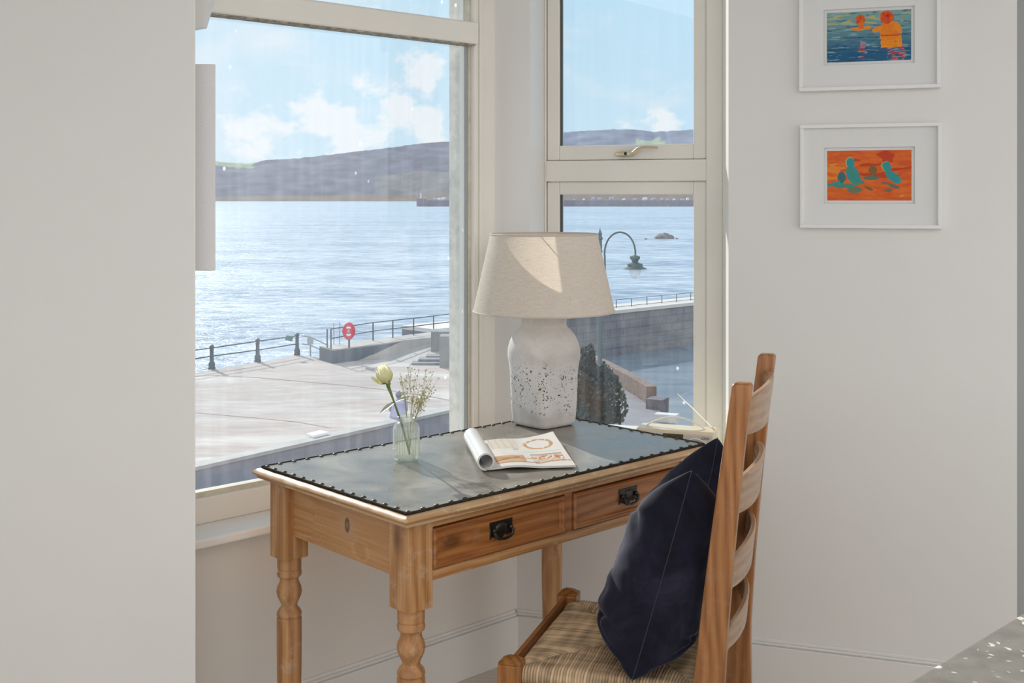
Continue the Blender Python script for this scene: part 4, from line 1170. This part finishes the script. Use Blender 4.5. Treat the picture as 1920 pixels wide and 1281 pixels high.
b = MB(); b.lathe([(2.0*k_,10.5*k_),(2.0*k_,11.2*k_),(1.2*k_,11.3*k_),(1.2*k_,13.8*k_),(.1,15.5*k_)], 16); b.build('lantern_room', plain('lantern_grey', (.34,.36,.44), .6), LH, smooth=True)
rb_ = random.Random(11)
harb = [plain('harbour_white', (.50,.52,.58), .7), plain('harbour_lilac', (.31,.32,.40), .8)]
def hut(px, w, yt, yb, m, lab):
    Y = Zp+30+rb_.uniform(0,40)
    b = MB(); x0, x1 = D(px,0,Y).x, D(px+w,0,Y).x; z0, z1 = D(0,yb,Y).z, D(0,yt,Y).z
    b.prism([(x0,Y),(x1,Y),(x1,Y+8),(x0,Y+8)], z0-6, z0+(z1-z0)*.65)
    zm = z0+(z1-z0)*.65; ym = Y+4
    b.add([(x0,Y,zm),(x1,Y,zm),(x1,Y+8,zm),(x0,Y+8,zm),(x0,ym,z1),(x1,ym,z1)], [(0,1,5,4),(2,3,4,5),(0,4,3),(1,2,5)])
    o = b.build('harbour_building', m); tag(o, lab, 'building', 'buildings behind the harbour pier'); return o
grp = 'one of several small pale buildings behind the far harbour pier'
for px in (812,820,827,834,841,1075,1093,1110,1122,1143,1168,1188,1206,1222,1240,1251,1263,1277,1288):
    hut(px, rb_.uniform(3,8), 373.5-rb_.uniform(0,4), 376, harb[rb_.random() > .3], grp)
# promenade
pv = NT('promenade_concrete')
pn = pv.noise(pv.coord(scale=(.12,.5,1), rot=(0,0,-.35)), 1, 5, .6); pn2 = pv.noise(pv.coord(scale=(.9,3,1), rot=(0,0,-.35)), 1, 5, .6)
pc = pv.ramp(pn, [(.36, (.35,.30,.285)), (.52, (.42,.375,.36)), (.64, (.56,.54,.53))])
pc = pv.mix(.35, pc, pv.ramp(pn2, [(.35, (.32,.285,.275)), (.65, (.52,.48,.46))]))
pv.pbr(pc, .8, 0, None, .1)
edge = [P(x, y, 7.6) for x, y in ((-300,735),(200,716),(370,699),(397,693.5),(483,680),(557,666),(606,671),(640,666),(700,658),(780,647),(900,634),(985,630))]
near = [P(x, y, 7.6) for x, y in ((1000,742),(843,767),(372,872),(200,914),(-300,1050))]
pr_ = MB().prism([(p.x, p.y) for p in edge+near], ZP-.3, ZP)
o = pr_.build('promenade', pv.mat); o['kind'] = 'structure'
sw = MB().prism([(p.x, p.y+ (0.0 if k not in (0,) else 0)) for k, p in enumerate(edge)]+[(p.x, p.y-1.0) for p in edge[::-1]], ZSEA-2, ZP-.301)
o = sw.build('sea_wall', hz); o['kind'] = 'structure'
jm = plain('joint_grey', (.30,.25,.25), .9)
def strip(pts, H, w, name, m, h=.012, dz=0):
    q = [P(x, y, H) for x, y in pts]; b = MB()
    for a, c in zip(q, q[1:]):
        t = (c-a).normalized(); s = Vector((-t.y, t.x, 0))*w/2
        b.prism([(v.x, v.y) for v in (a-s, c-s, c+s, a+s)], HC-H+dz, HC-H+h+dz)
    return b
for pts, w_ in (([(300,708),(400,704.5),(480,708),(560,715),(640,722),(720,731),(800,743),(860,754)], .10), ([(360,774),(480,784),(560,792),(620,803)], .05), ([(360,762),(300,756)], .05)):
    o = strip(pts, 7.6, w_, 'paving_joint', jm).build('paving_joint', jm); o['kind'] = 'structure'
# near parapet
q0, q1, q2 = P(150,926,7.25), P(372,875,7.25), P(843,769,7.25); q3 = q2+(q2-q1)*.32; q0 = q1-(q2-q1)*1.2
t_ = (q2-q1).normalized(); s_ = Vector((-t_.y, t_.x, 0))
pw = NT('parapet_stone'); pwn = pw.noise(pw.coord(scale=(1.2,1.2,.5)), 1, 6, .65)
pw.pbr(pw.ramp(pwn, [(.3, (.17,.19,.23)), (.7, (.27,.28,.33))]), .9, 0, None, .2)
o = MB().prism([(v.x, v.y) for v in (q0+s_*.04, q3+s_*.04, q3+s_*.42, q0+s_*.42)], -13, HC-7.35).build('trim_7', pw.mat); o['kind'] = 'structure'
o = MB().prism([(v.x, v.y) for v in (q0, q3, q3+s_*.50, q0+s_*.50)], HC-7.35, HC-7.25).build('trim_8', plain('coping_stone', (.36,.36,.36), .8, nscale=2, namt=.12)); o['kind'] = 'structure'
# white board lying on the parapet
wb = MB(); c = [P(x, y, 7.24) for x, y in ((574,817.5),(588,820.8),(616,814),(600,811.2))]
vs = [(v.x, v.y, HC-7.245) for v in c]+[(v.x, v.y, HC-7.17) for v in c]
wb.add(vs, [(3,2,1,0),(4,5,6,7),(0,1,5,4),(1,2,6,5),(2,3,7,6),(3,0,4,7)])
o = wb.build('white_board', plain('white_board', (.85,.86,.92), .6)); tag(o, 'flat white board lying on top of the grey sea-front parapet', 'board')
# street / ground below
wa_g, wb_g = P(940,604,8.6)+Vector((0,2,0)), P(1300,567,8.6)+Vector((0,2,0))
gr = NT('foreshore_sand'); gn = gr.noise(gr.coord(scale=(.10,.35,1), rot=(0,0,.2)), 1, 6, .65, .6)
gr.pbr(gr.ramp(gn, [(.35, (.085,.115,.155)), (.6, (.16,.19,.235)), (.75, (.26,.28,.32))]), .45, 0, None, .5)
o = MB().prism([(2.5,15),(60,15),(60,112),(wb_g.x,wb_g.y),(wa_g.x,wa_g.y),(-4,43)], HC-12.3, HC-11.88).build('foreshore', gr.mat); o['kind'] = 'structure'
# big harbour sea wall, right window
HW = 8.6
wa, wb_ = P(1000,598,HW), P(1300,567,HW); wc_ = wb_+(wb_-wa)*1.2; w0 = wa-(wb_-wa)*.3
tt = (wb_-wa).normalized(); ss = Vector((-tt.y, tt.x, 0))
st_ = NT('block_masonry')
bk = st_.n('ShaderNodeTexBrick'); st_.inp(bk.inputs['Vector'], st_.coord(scale=(1,1,1), rot=(pi/2,0,0)))
bk.inputs['Scale'].default_value = 1; bk.inputs['Brick Width'].default_value = 1.5; bk.inputs['Row Height'].default_value = .62; bk.inputs['Mortar Size'].default_value = .05; bk.inputs['Color1'].default_value = (.22,.22,.24,1); bk.inputs['Color2'].default_value = (.13,.145,.17,1); bk.inputs['Mortar'].default_value = (.07,.08,.10,1)
st_.pbr(st_.mix(.6, bk.outputs[0], st_.ramp(st_.noise(st_.coord(scale=(.3,.3,.6)), 1, 5, .6), [(.3, (.08,.10,.14)), (.7, (.30,.29,.30))])), .9, 0, None, .2)
ang_w = math.atan2(tt.y, tt.x); MW = Matrix.Translation((wa.x, wa.y, 0)) @ Matrix.Rotation(ang_w, 4, 'Z')
Lw = (wb_-wa).length
b = MB(); b.box((-Lw*.5,0,HC-12), (Lw*2,3.2,HC-HW-.25)); b.box((-Lw*.5,-.9,HC-12), (Lw*2,0,HC-10.9))
o = b.build('harbour_wall', st_.mat, M=MW); o['kind'] = 'structure'
o = MB().box((-Lw*.5,-.1,HC-HW-.25), (Lw*2,3.3,HC-HW)).build('trim_9', plain('wall_coping', (.55,.52,.50), .8), M=MW); o['kind'] = 'structure'
railm = plain('blue_grey_rail_paint', (.05,.07,.095), .5)
RL = empty('wall_railing'); RL.matrix_basis = MW; tag(RL, 'thin metal railing along the top of the stone harbour wall', 'railing')
def wx_(px):
    r = (px-PX0)/F; o_ = MW @ Vector((0,1.2,0)); u_ = MW.to_3x3() @ Vector((1,0,0)); return (r*o_.y-o_.x)/(u_.x-r*u_.y)
for px in (1127,1155.5,1184,1213,1241,1268.5,1295,1321,1347):
    b = MB(); b.tube([(wx_(px),1.2,HC-HW), (wx_(px),1.2,HC-HW+.66)], .033, 6); b.build('post', railm, RL)
for zz in (.64, .30 if False else .08):
    b = MB(); b.tube([(wx_(1090),1.2,HC-HW+zz), (wx_(1400),1.2,HC-HW+zz)], .022, 6); b.build('rail', railm, RL)
# rocks in the bay
rkm = plain('sea_rock', (.16,.15,.165), .9, nscale=1.5, namt=.4)
def rock(px, py, w, h, lab):
    c = P(px, py, 12.0); k = c.y/F; b = MB(); 
    b.ball((0,0,0), 1, 26, 16); b.v = [(v[0]*w*k/2*(1+.30*noise.noise(Vector(v)*2+Vector((px,0,0)))), v[1]*w*k/2, max(-.3, v[2])*h*k*(1+.55*noise.noise(Vector((v[0]*2.3+px, v[1]*2, 0))))) for v in b.v]
    o = b.build('sea_rock', rkm, smooth=True, angle=40); o.location = c; tag(o, lab, 'rock'); return o
rock(1245, 447.5, 36, 9, 'largest dark rock out in the water, seen through the narrow window')
rock(1211, 449, 5, 2.2, 'tiny dark rock left of the largest rock in the water')
rock(1269, 448.2, 6, 2.2, 'small dark rock just right of the largest rock in the water')

# sea-front railing with iron bollards
irn = plain('dark_green_iron', (.055,.085,.105), .55)
def bollard(px, py, h, lab):
    c = P(px, py, 7.6); b = MB()
    b.lathe([(.001,0),(.165,0),(.165,.10),(.14,.12),(.15,.26),(.12,.32),(.095,.36),(.085,.84),(.10,.86),(.10,.92),(.075,.94),(.09,.98),(.115,1.03),(.10,1.09),(.05,1.13),(.001,1.14)], 16)
    o = b.build('bollard', irn, SR, smooth=True); s = h/1.14; o.scale = (s, s, s); o.location = c-SR.location; return c
def zh(c, py): return HC-(py-PY0)/F*c.y
bl = []
SR = empty('sea_railing', P(397,692.5,7.6)); tag(SR, 'dark two-bar railing with three iron bollards along the sea edge of the promenade', 'railing')
for px, pb, pt, lab in ((397,692.5,646,'leftmost dark iron bollard on the sea edge of the promenade'),(483,679,634,'middle dark iron bollard on the sea edge of the promenade'),(557,666,624,'right-hand iron bollard on the sea edge, beside the small green sign')):
    c = P(px, pb, 7.6); bollard(px, pb, zh(c, pt)-zh(c, pb), lab); bl.append(c)
sr0 = Vector(bl[0])
l0 = bl[0]-(bl[1]-bl[0])*1.0
for ys in ((658.5-12, 652.5, 640, 630), (672-10, 668, 656.5, 645)):
    pts = [(l0.x, l0.y, zh(bl[0], ys[1]))]+[(c.x, c.y, zh(c, y)) for c, y in zip(bl, ys[1:])]
    b = MB(); b.tube([Vector(p)-sr0 for p in pts], .028, 6); b.build('rail', irn, SR, smooth=True)
galv = plain('galvanised_rail', (.30,.34,.38), .5, .3)
c2 = P(582,668,7.6); c3 = P(606,671,7.6)
HR = empty('step_handrail', c2); tag(HR, 'pale metal handrail sloping down by the sea steps, right of the bollards', 'handrail')
b = MB(); b.tube([bl[2]+Vector((.25,0,zh(bl[2],630)-ZP))-c2, Vector((0,0,zh(c2,632)-ZP)), c3-c2+Vector((.2,.6,zh(c3,652)-ZP))], .03, 6); b.build('rail', galv, HR, smooth=True)
b = MB(); b.tube([bl[2]+Vector((.25,0,zh(bl[2],645)-ZP))-c2, Vector((0,0,zh(c2,647)-ZP)), c3-c2+Vector((.1,.3,zh(c3,663)-ZP))], .03, 6); b.build('rail', galv, HR, smooth=True)
b = MB(); b.tube([(0,0,0), (0,0,zh(c2,632)-ZP)], .04, 6); b.build('post', galv, HR)
b = MB(); b.box((-.14,-.03,zh(c2,645)-ZP), (.14,-.05,zh(c2,633)-ZP)); b.build('notice_plate', galv, HR)
sg = P(546,668,7.6); zz0, zz1 = zh(sg,637), zh(sg,627)
b = MB(); b.box((-.17,-.02,-.13), (.17,.02,.13)); o = b.build('small_sign', plain('green_sign', (.12,.24,.24), .5)); o.location = (sg.x, sg.y-.5, (zz0+zz1)/2); o.rotation_euler = (.5,.2,.3)
tag(o, 'small green sign on the railing left of the right-hand bollard', 'sign')

# raised walkway and its wall
HB = 6.95
back = [P(x, y, HB) for x, y in ((599,649),(640,643),(700,636),(780,626),(900,612))]
front = [P(x, y, HB) for x, y in ((625,655.5),(700,646.5),(757,638.5),(860,627))]
dkw = plain('raised_wall_slate', (.115,.14,.185), .9, nscale=.8, namt=.2)
conc = plain('walkway_concrete', (.34,.32,.31), .7, nscale=1, namt=.1)
b = MB(); b.prism([(p.x, p.y) for p in back+front[::-1]], ZP-.05, HC-HB-.06); o = b.build('raised_wall', dkw); o['kind'] = 'structure'
b = MB(); b.prism([(p.x, p.y) for p in back+front[::-1]], HC-HB-.06, HC-HB); o = b.build('raised_walkway', conc); o['kind'] = 'structure'
ra = [P(757,638.5,HB), P(900,623,HB), P(900,690,7.6), P(700,674,7.6), P(672,676.5,7.6)]
b = MB(); vs = [(p.x, p.y, p.z+.004) for p in ra]+[(p.x, p.y, ZP-.2) for p in ra]
b.add(vs, [(0,4,3,2,1),(0,1,6,5),(1,2,7,6),(2,3,8,7),(3,4,9,8),(4,0,5,9)]); o = b.build('access_ramp', conc); o['kind'] = 'structure'
WR = empty('walkway_railing', back[0]); tag(WR, 'thin dark railing along the raised walkway behind the red lifebuoy', 'railing')
k0 = back[0]
posts = [(613.5,654,617),(620.5,656,617),(699.5,640.5,605),(736.5,635.5,601),(775.5,630.5,597),(813,625.5,592.5),(850,621,588)]
tops = []
for i, (px, pb, pt) in enumerate(posts):
    c = P(px, pb-2, HB); b = MB(); b.tube([c-k0, c-k0+Vector((0,0,zh(c,pt)-c.z))], .035, 6); b.build('post', irn, WR); tops.append((c, zh(c,pt)))
for fr_ in (1.0, .52):
    b = MB(); b.tube([Vector((c.x, c.y, c.z+(t-c.z)*fr_))-k0 for c, t in tops if True][1:], .026, 6); b.build('rail', irn, WR, smooth=True)
# ladder poles behind
for px, pt, lab in ((626,606,'left thin ladder pole behind the lifebuoy'), (637,604,'right thin ladder pole behind the lifebuoy')):
    c = P(px, 646, HB); b = MB(); b.tube([(0,0,-1.5),(0,0,zh(c,pt)-c.z)], .022, 6); o = b.build('ladder_pole', galv); o.location = c; tag(o, lab, 'pole')
# lifebuoy board
LBc = P(656,650,HB)+Vector((.02,-.45,0)); LB_ = empty('lifebuoy_stand', LBc); tag(LB_, 'red lifebuoy housing with white ring mark on a post by the walkway', 'lifebuoy')
kk = LBc.y/F
redm = plain('lifebuoy_red', (.50,.03,.075), .5); whm = plain('lifebuoy_white', (.70,.68,.72), .6)
b = MB(); b.tube([(0,.05,0),(0,.05,28*kk)], .045, 8); b.build('post', irn, LB_)
b = MB(); n = 32; pts = []
for k in range(n):
    a = 2*pi*k/n; r = 1+.10*abs(cos(2*a+pi/2))**2*-1+.05
    pts.append((11.6*kk*cos(a)*r, (31.5+16.4*sin(a)*(1.0 if abs(sin(a)) < .9 else 1.0))*kk))
vs = [(x,-.10,z) for x, z in pts]+[(x,.04,z) for x, z in pts]
b.add(vs, [tuple(range(n)), tuple(range(2*n-1, n-1, -1))]+[(i, n+i, n+(i+1) % n, (i+1) % n) for i in range(n)]); b.build('housing', redm, LB_, bevel=.02)
b = MB()
for a0_, a1_ in ((.25*pi,.75*pi),(1.25*pi,1.75*pi)):
    b.tube([(5.0*kk*cos(a0_+(a1_-a0_)*k/10), -.115, (31.5+7.4*sin(a0_+(a1_-a0_)*k/10))*kk) for k in range(11)], 1.7*kk, 8, 1, 1)
b.v = [(x, -.105+(y+.115)*.12, z) for x, y, z in b.v]
o = b.build('white_mark', whm, LB_); 
b = MB(); b.ball((0,-.105,31.5*kk), 1, 12, 8, (2.2*kk,.02,3.6*kk)); b.build('centre_mark', plain('grey_mark', (.35,.36,.42), .6), LB_)
# stone blocks and steps at the right
blk = plain('granite_block', (.20,.22,.24), .9, nscale=1.5, namt=.15)
def block_px(x0, x1, pb, pt, H, dep, name, lab, cat):
    a, c = P(x0, pb, H), P(x1, pb, H); Y = a.y; zt = HC-(pt-PY0)/F*Y
    o = MB().box((0,0,-.3), (c.x*Y/c.y-a.x, dep, zt-a.z)).build(name, blk, bevel=.02); o.location = (a.x, Y, a.z); tag(o, lab, cat)
block_px(808, 880, 668, 622, 7.6, 1.2, 'stone_block', 'taller square stone block at the top of the steps, window edge', 'stone block')
block_px(824, 890, 690, 631, 7.6, 1.0, 'stone_pillar', 'nearer dark stone pillar beside the steps, window edge', 'stone pillar')
SS = empty('stone_steps', P(771,683,7.6)); tag(SS, 'three low grey stone steps in front of the stone block', 'steps')
s0 = Vector(SS.location)
for x0_, pb, pt in ((771,685,681), (784,682,674), (798,678,668)):
    a = P(x0_, pb, 7.6); zt = HC-(pt-PY0)/F*a.y
    MB().box((a.x-s0.x, a.y-s0.y, -.1), (P(830,pb,7.6).x-s0.x, a.y-s0.y+.8, zt-s0.z)).build('step', blk, SS, bevel=.015)

# seated figure on the parapet, seen from behind
PC = P(746,785,7.25); PE = empty('person', (PC.x, PC.y+.12, HC-7.25)); tag(PE, 'person in pale lilac top sitting on the parapet with back to the window', 'person')
kq = PC.y/F
b = MB()
def fn(u, v):
    a = u*2*pi; prof = [(.001,0),(.27,.0),(.29,.06),(.26,.18),(.225,.32),(.225,.42),(.24,.50),(.21,.56),(.11,.60),(.06,.62),(.05,.66)]
    f = v*(len(prof)-1.001); k = int(f); t = f-k; r = prof[k][0]*(1-t)+prof[k+1][0]*t; z = prof[k][1]*(1-t)+prof[k+1][1]*t
    return (r*cos(a)*1.0, r*sin(a)*.62, z)
b.grid(fn, 28, 40)
for s in (-1, 1): b.tube([(s*.19,.0,.53),(s*.26,.02,.40),(s*.27,.06,.25),(s*.22,.20,.16)], [.062,.055,.048,.04], 10)
for s in (-1, 1): b.tube([(s*.12,.05,.08),(s*.13,.42,.09),(s*.13,.47,-.30)], [.10,.075,.055], 10)
b.build('body', plain('lilac_clothing', (.42,.43,.60), .8), PE, smooth=True, angle=0)
b = MB(); b.ball((.01,.0,.745), .105, 16, 12, (.85,.95,1.1)); b.build('head', plain('skin', (.50,.36,.30), .6), PE, smooth=True)
b = MB(); b.ball((.01,-.018,.765), .112, 16, 12, (.9,.92,1.02)); b.build('hair', plain('grey_hair', (.22,.23,.32), .8), PE, smooth=True)

# street lamp
SLY = 29.0
sl0 = D(1122, 939, SLY); SL = empty('street_lamp', (sl0.x, SLY, HC-7.6)); tag(SL, 'dark street lamp with curved swan-neck arm seen through the narrow window', 'street lamp')
slo = Vector(SL.location); sm_ = plain('lamp_post_green', (.05,.085,.09), .45)
def ls(px, py): return D(px, py, SLY)-slo
b = MB(); kz = SLY/F; zf = ls(1122,448).z
b.lathe([(.12,0),(.12,.4),(.08,.5),(.06,2.5),(.05,zf-1.0),(.05,zf-.35),(.065,zf-.33),(.05,zf-.28),(.05,zf-.02),(.075,zf),(.06,zf+.04),(.04,zf+.08),(.055,zf+.12),(.03,zf+.18),(.012,zf+.23),(.001,zf+.29)], 14, (ls(1125,448).x,0,0)); b.build('post', sm_, SL, smooth=True)
arc = [ls(1134.5,520), ls(1134,480)]+[ls(1162.5-29*cos(pi*k/16), 478-42.5*sin(pi*k/16)**.9) for k in range(0,17)]
b = MB(); b.tube([ls(1125,520), ls(1134.5,514)]+arc[1:], 1.7*kz, 10); b.build('arm', sm_, SL, smooth=True)
lx = ls(1190.5,480).x
def lz(py): return ls(1190,py).z
b = MB(); b.lathe([(.001,lz(478)),(9.5*kz*.3,lz(479)),(9.5*kz,lz(481)),(9.5*kz,lz(486)),(7*kz,lz(487)),(5.5*kz,lz(492)),(8*kz,lz(493)),(14.5*kz,lz(495)),(14.5*kz,lz(500)),(17*kz,lz(501)),(22.5*kz,lz(504)),(22.5*kz,lz(504.6)),(.001,lz(503))], 28, (lx,0,0)); b.build('lantern_hood', sm_, SL, smooth=True)
glb = NT('lamp_bowl'); a_ = glb.n('ShaderNodeBsdfTransparent'); c_ = glb.n('ShaderNodeBsdfPrincipled'); c_.inputs['Base Color'].default_value = (.8,.85,.9,1); c_.inputs['Roughness'].default_value = .1; m_ = glb.n('ShaderNodeMixShader'); m_.inputs[0].default_value = .4; glb.t.links.new(a_.outputs[0], m_.inputs[1]); glb.t.links.new(c_.outputs[0], m_.inputs[2]); glb.t.links.new(m_.outputs[0], glb.out.inputs[0])
b = MB(); b.lathe([(.001,lz(524)),(5*kz,lz(522)),(9*kz,lz(516)),(11*kz,lz(510)),(11.5*kz,lz(504.6))], 24, (lx,0,0)); b.build('glass_bowl', glb.mat, SL, smooth=True)

# path, garden wall and ivy below the narrow window
pth = plain('path_tarmac', (.21,.20,.225), .8, nscale=1.2, namt=.12)
HP = 9.0
pp = [P(x, y, HP) for x, y in ((1085,655),(1120,668),(1215,752),(1262,790),(1330,860),(1330,1250),(1000,1250),(900,900))]
o = MB().prism([(p.x, p.y) for p in pp], HC-12.2, HC-HP).build('garden_path', pth); o['kind'] = 'structure'
gw = plain('garden_wall_stone', (.17,.12,.10), .9, nscale=4, namt=.3, bump=.5)
def wall_seg(pts, H, h, t):
    q = [P(x, y, H) for x, y in pts]; b = MB(); L = []; R = []
    for i, p in enumerate(q):
        a = q[max(0, i-1)]; c = q[min(len(q)-1, i+1)]; tt_ = (c-a).normalized(); s = Vector((-tt_.y, tt_.x, 0))*t/2; L.append(p+s); R.append(p-s)
    b.prism([(v.x, v.y) for v in L+R[::-1]], HC-H-.4, HC-H+h); return b
o = wall_seg([(1098,690),(1130,703),(1165,722),(1200,742),(1222,757)], HP, .75, .45).build('garden_wall', gw, bevel=.03); tag(o, 'dark stone garden wall curving down beyond the path', 'garden wall')
q_ = P(1233,766,HP)
o = MB().box((-.42,-.3,-.2), (.32,.5,.42)).build('wall_pier', plain('pier_stone', (.13,.12,.14), .9, nscale=5, namt=.3)); o.location = q_; o.rotation_euler = (0,0,-.5); tag(o, 'square dark stone pier ending the curved garden wall', 'wall pier')
o = MB().box((-.45,-.25,-.2), (.45,.25,.30)).build('concrete_block', plain('pale_concrete', (.52,.53,.52), .8)); o.location = P(1250,790,HP); o.rotation_euler = (0,0,-.4); tag(o, 'pale concrete block below the dark stone pier', 'concrete block')
# ivy bush
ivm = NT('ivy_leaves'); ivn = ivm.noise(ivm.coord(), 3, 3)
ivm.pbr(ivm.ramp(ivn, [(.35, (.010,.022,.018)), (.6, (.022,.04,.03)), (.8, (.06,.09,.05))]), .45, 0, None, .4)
ri = random.Random(3); ic = D(1108,735,17.0)
b = MB(); tw = MB()
def inb():
    while True:
        u = Vector((ri.uniform(-1,1), ri.uniform(-1,1), ri.uniform(-1,1)))
        if .45 < u.length < 1: return u
for k in range(5200):
    u = inb(); u = u.normalized()*(u.length**.4)
    p = Vector((u.x*.36*(1.25-.6*u.z)+.10*noise.noise(u*2.5), u.y*.35, u.z*.68+.12*noise.noise(u*3+Vector((4,0,0)))))
    if u.z > .6 and u.x > .1: continue
    s = ri.uniform(.022,.045); q = Vector((ri.uniform(-1,1), ri.uniform(-1,1), ri.uniform(-.3,1))).normalized(); r_ = q.orthogonal().normalized(); w_ = q.cross(r_)
    b.add([p-r_*s, p+w_*s*.6, p+r_*s, p-w_*s*.6], [(0,1,2,3)])
IV = empty('ivy_bush', ic); tag(IV, 'dark leafy bush between the lamp and the garden path outside', 'bush')
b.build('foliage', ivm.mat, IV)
tw = MB(); tw.ball((0,.0,-.1), 1, 16, 12, (.27,.25,.50)); tw.build('shaded_core', plain('core_shade_dark', (.012,.018,.014), 1), IV, smooth=True)  # near-black ball stands for the shade inside the leaves
b = MB(); b.tube([(0,0,-.3),(.02,.05,HC-HP-ic.z-.05)], .06, 8); b.build('stem', plain('bark', (.06,.045,.03), .9), IV)
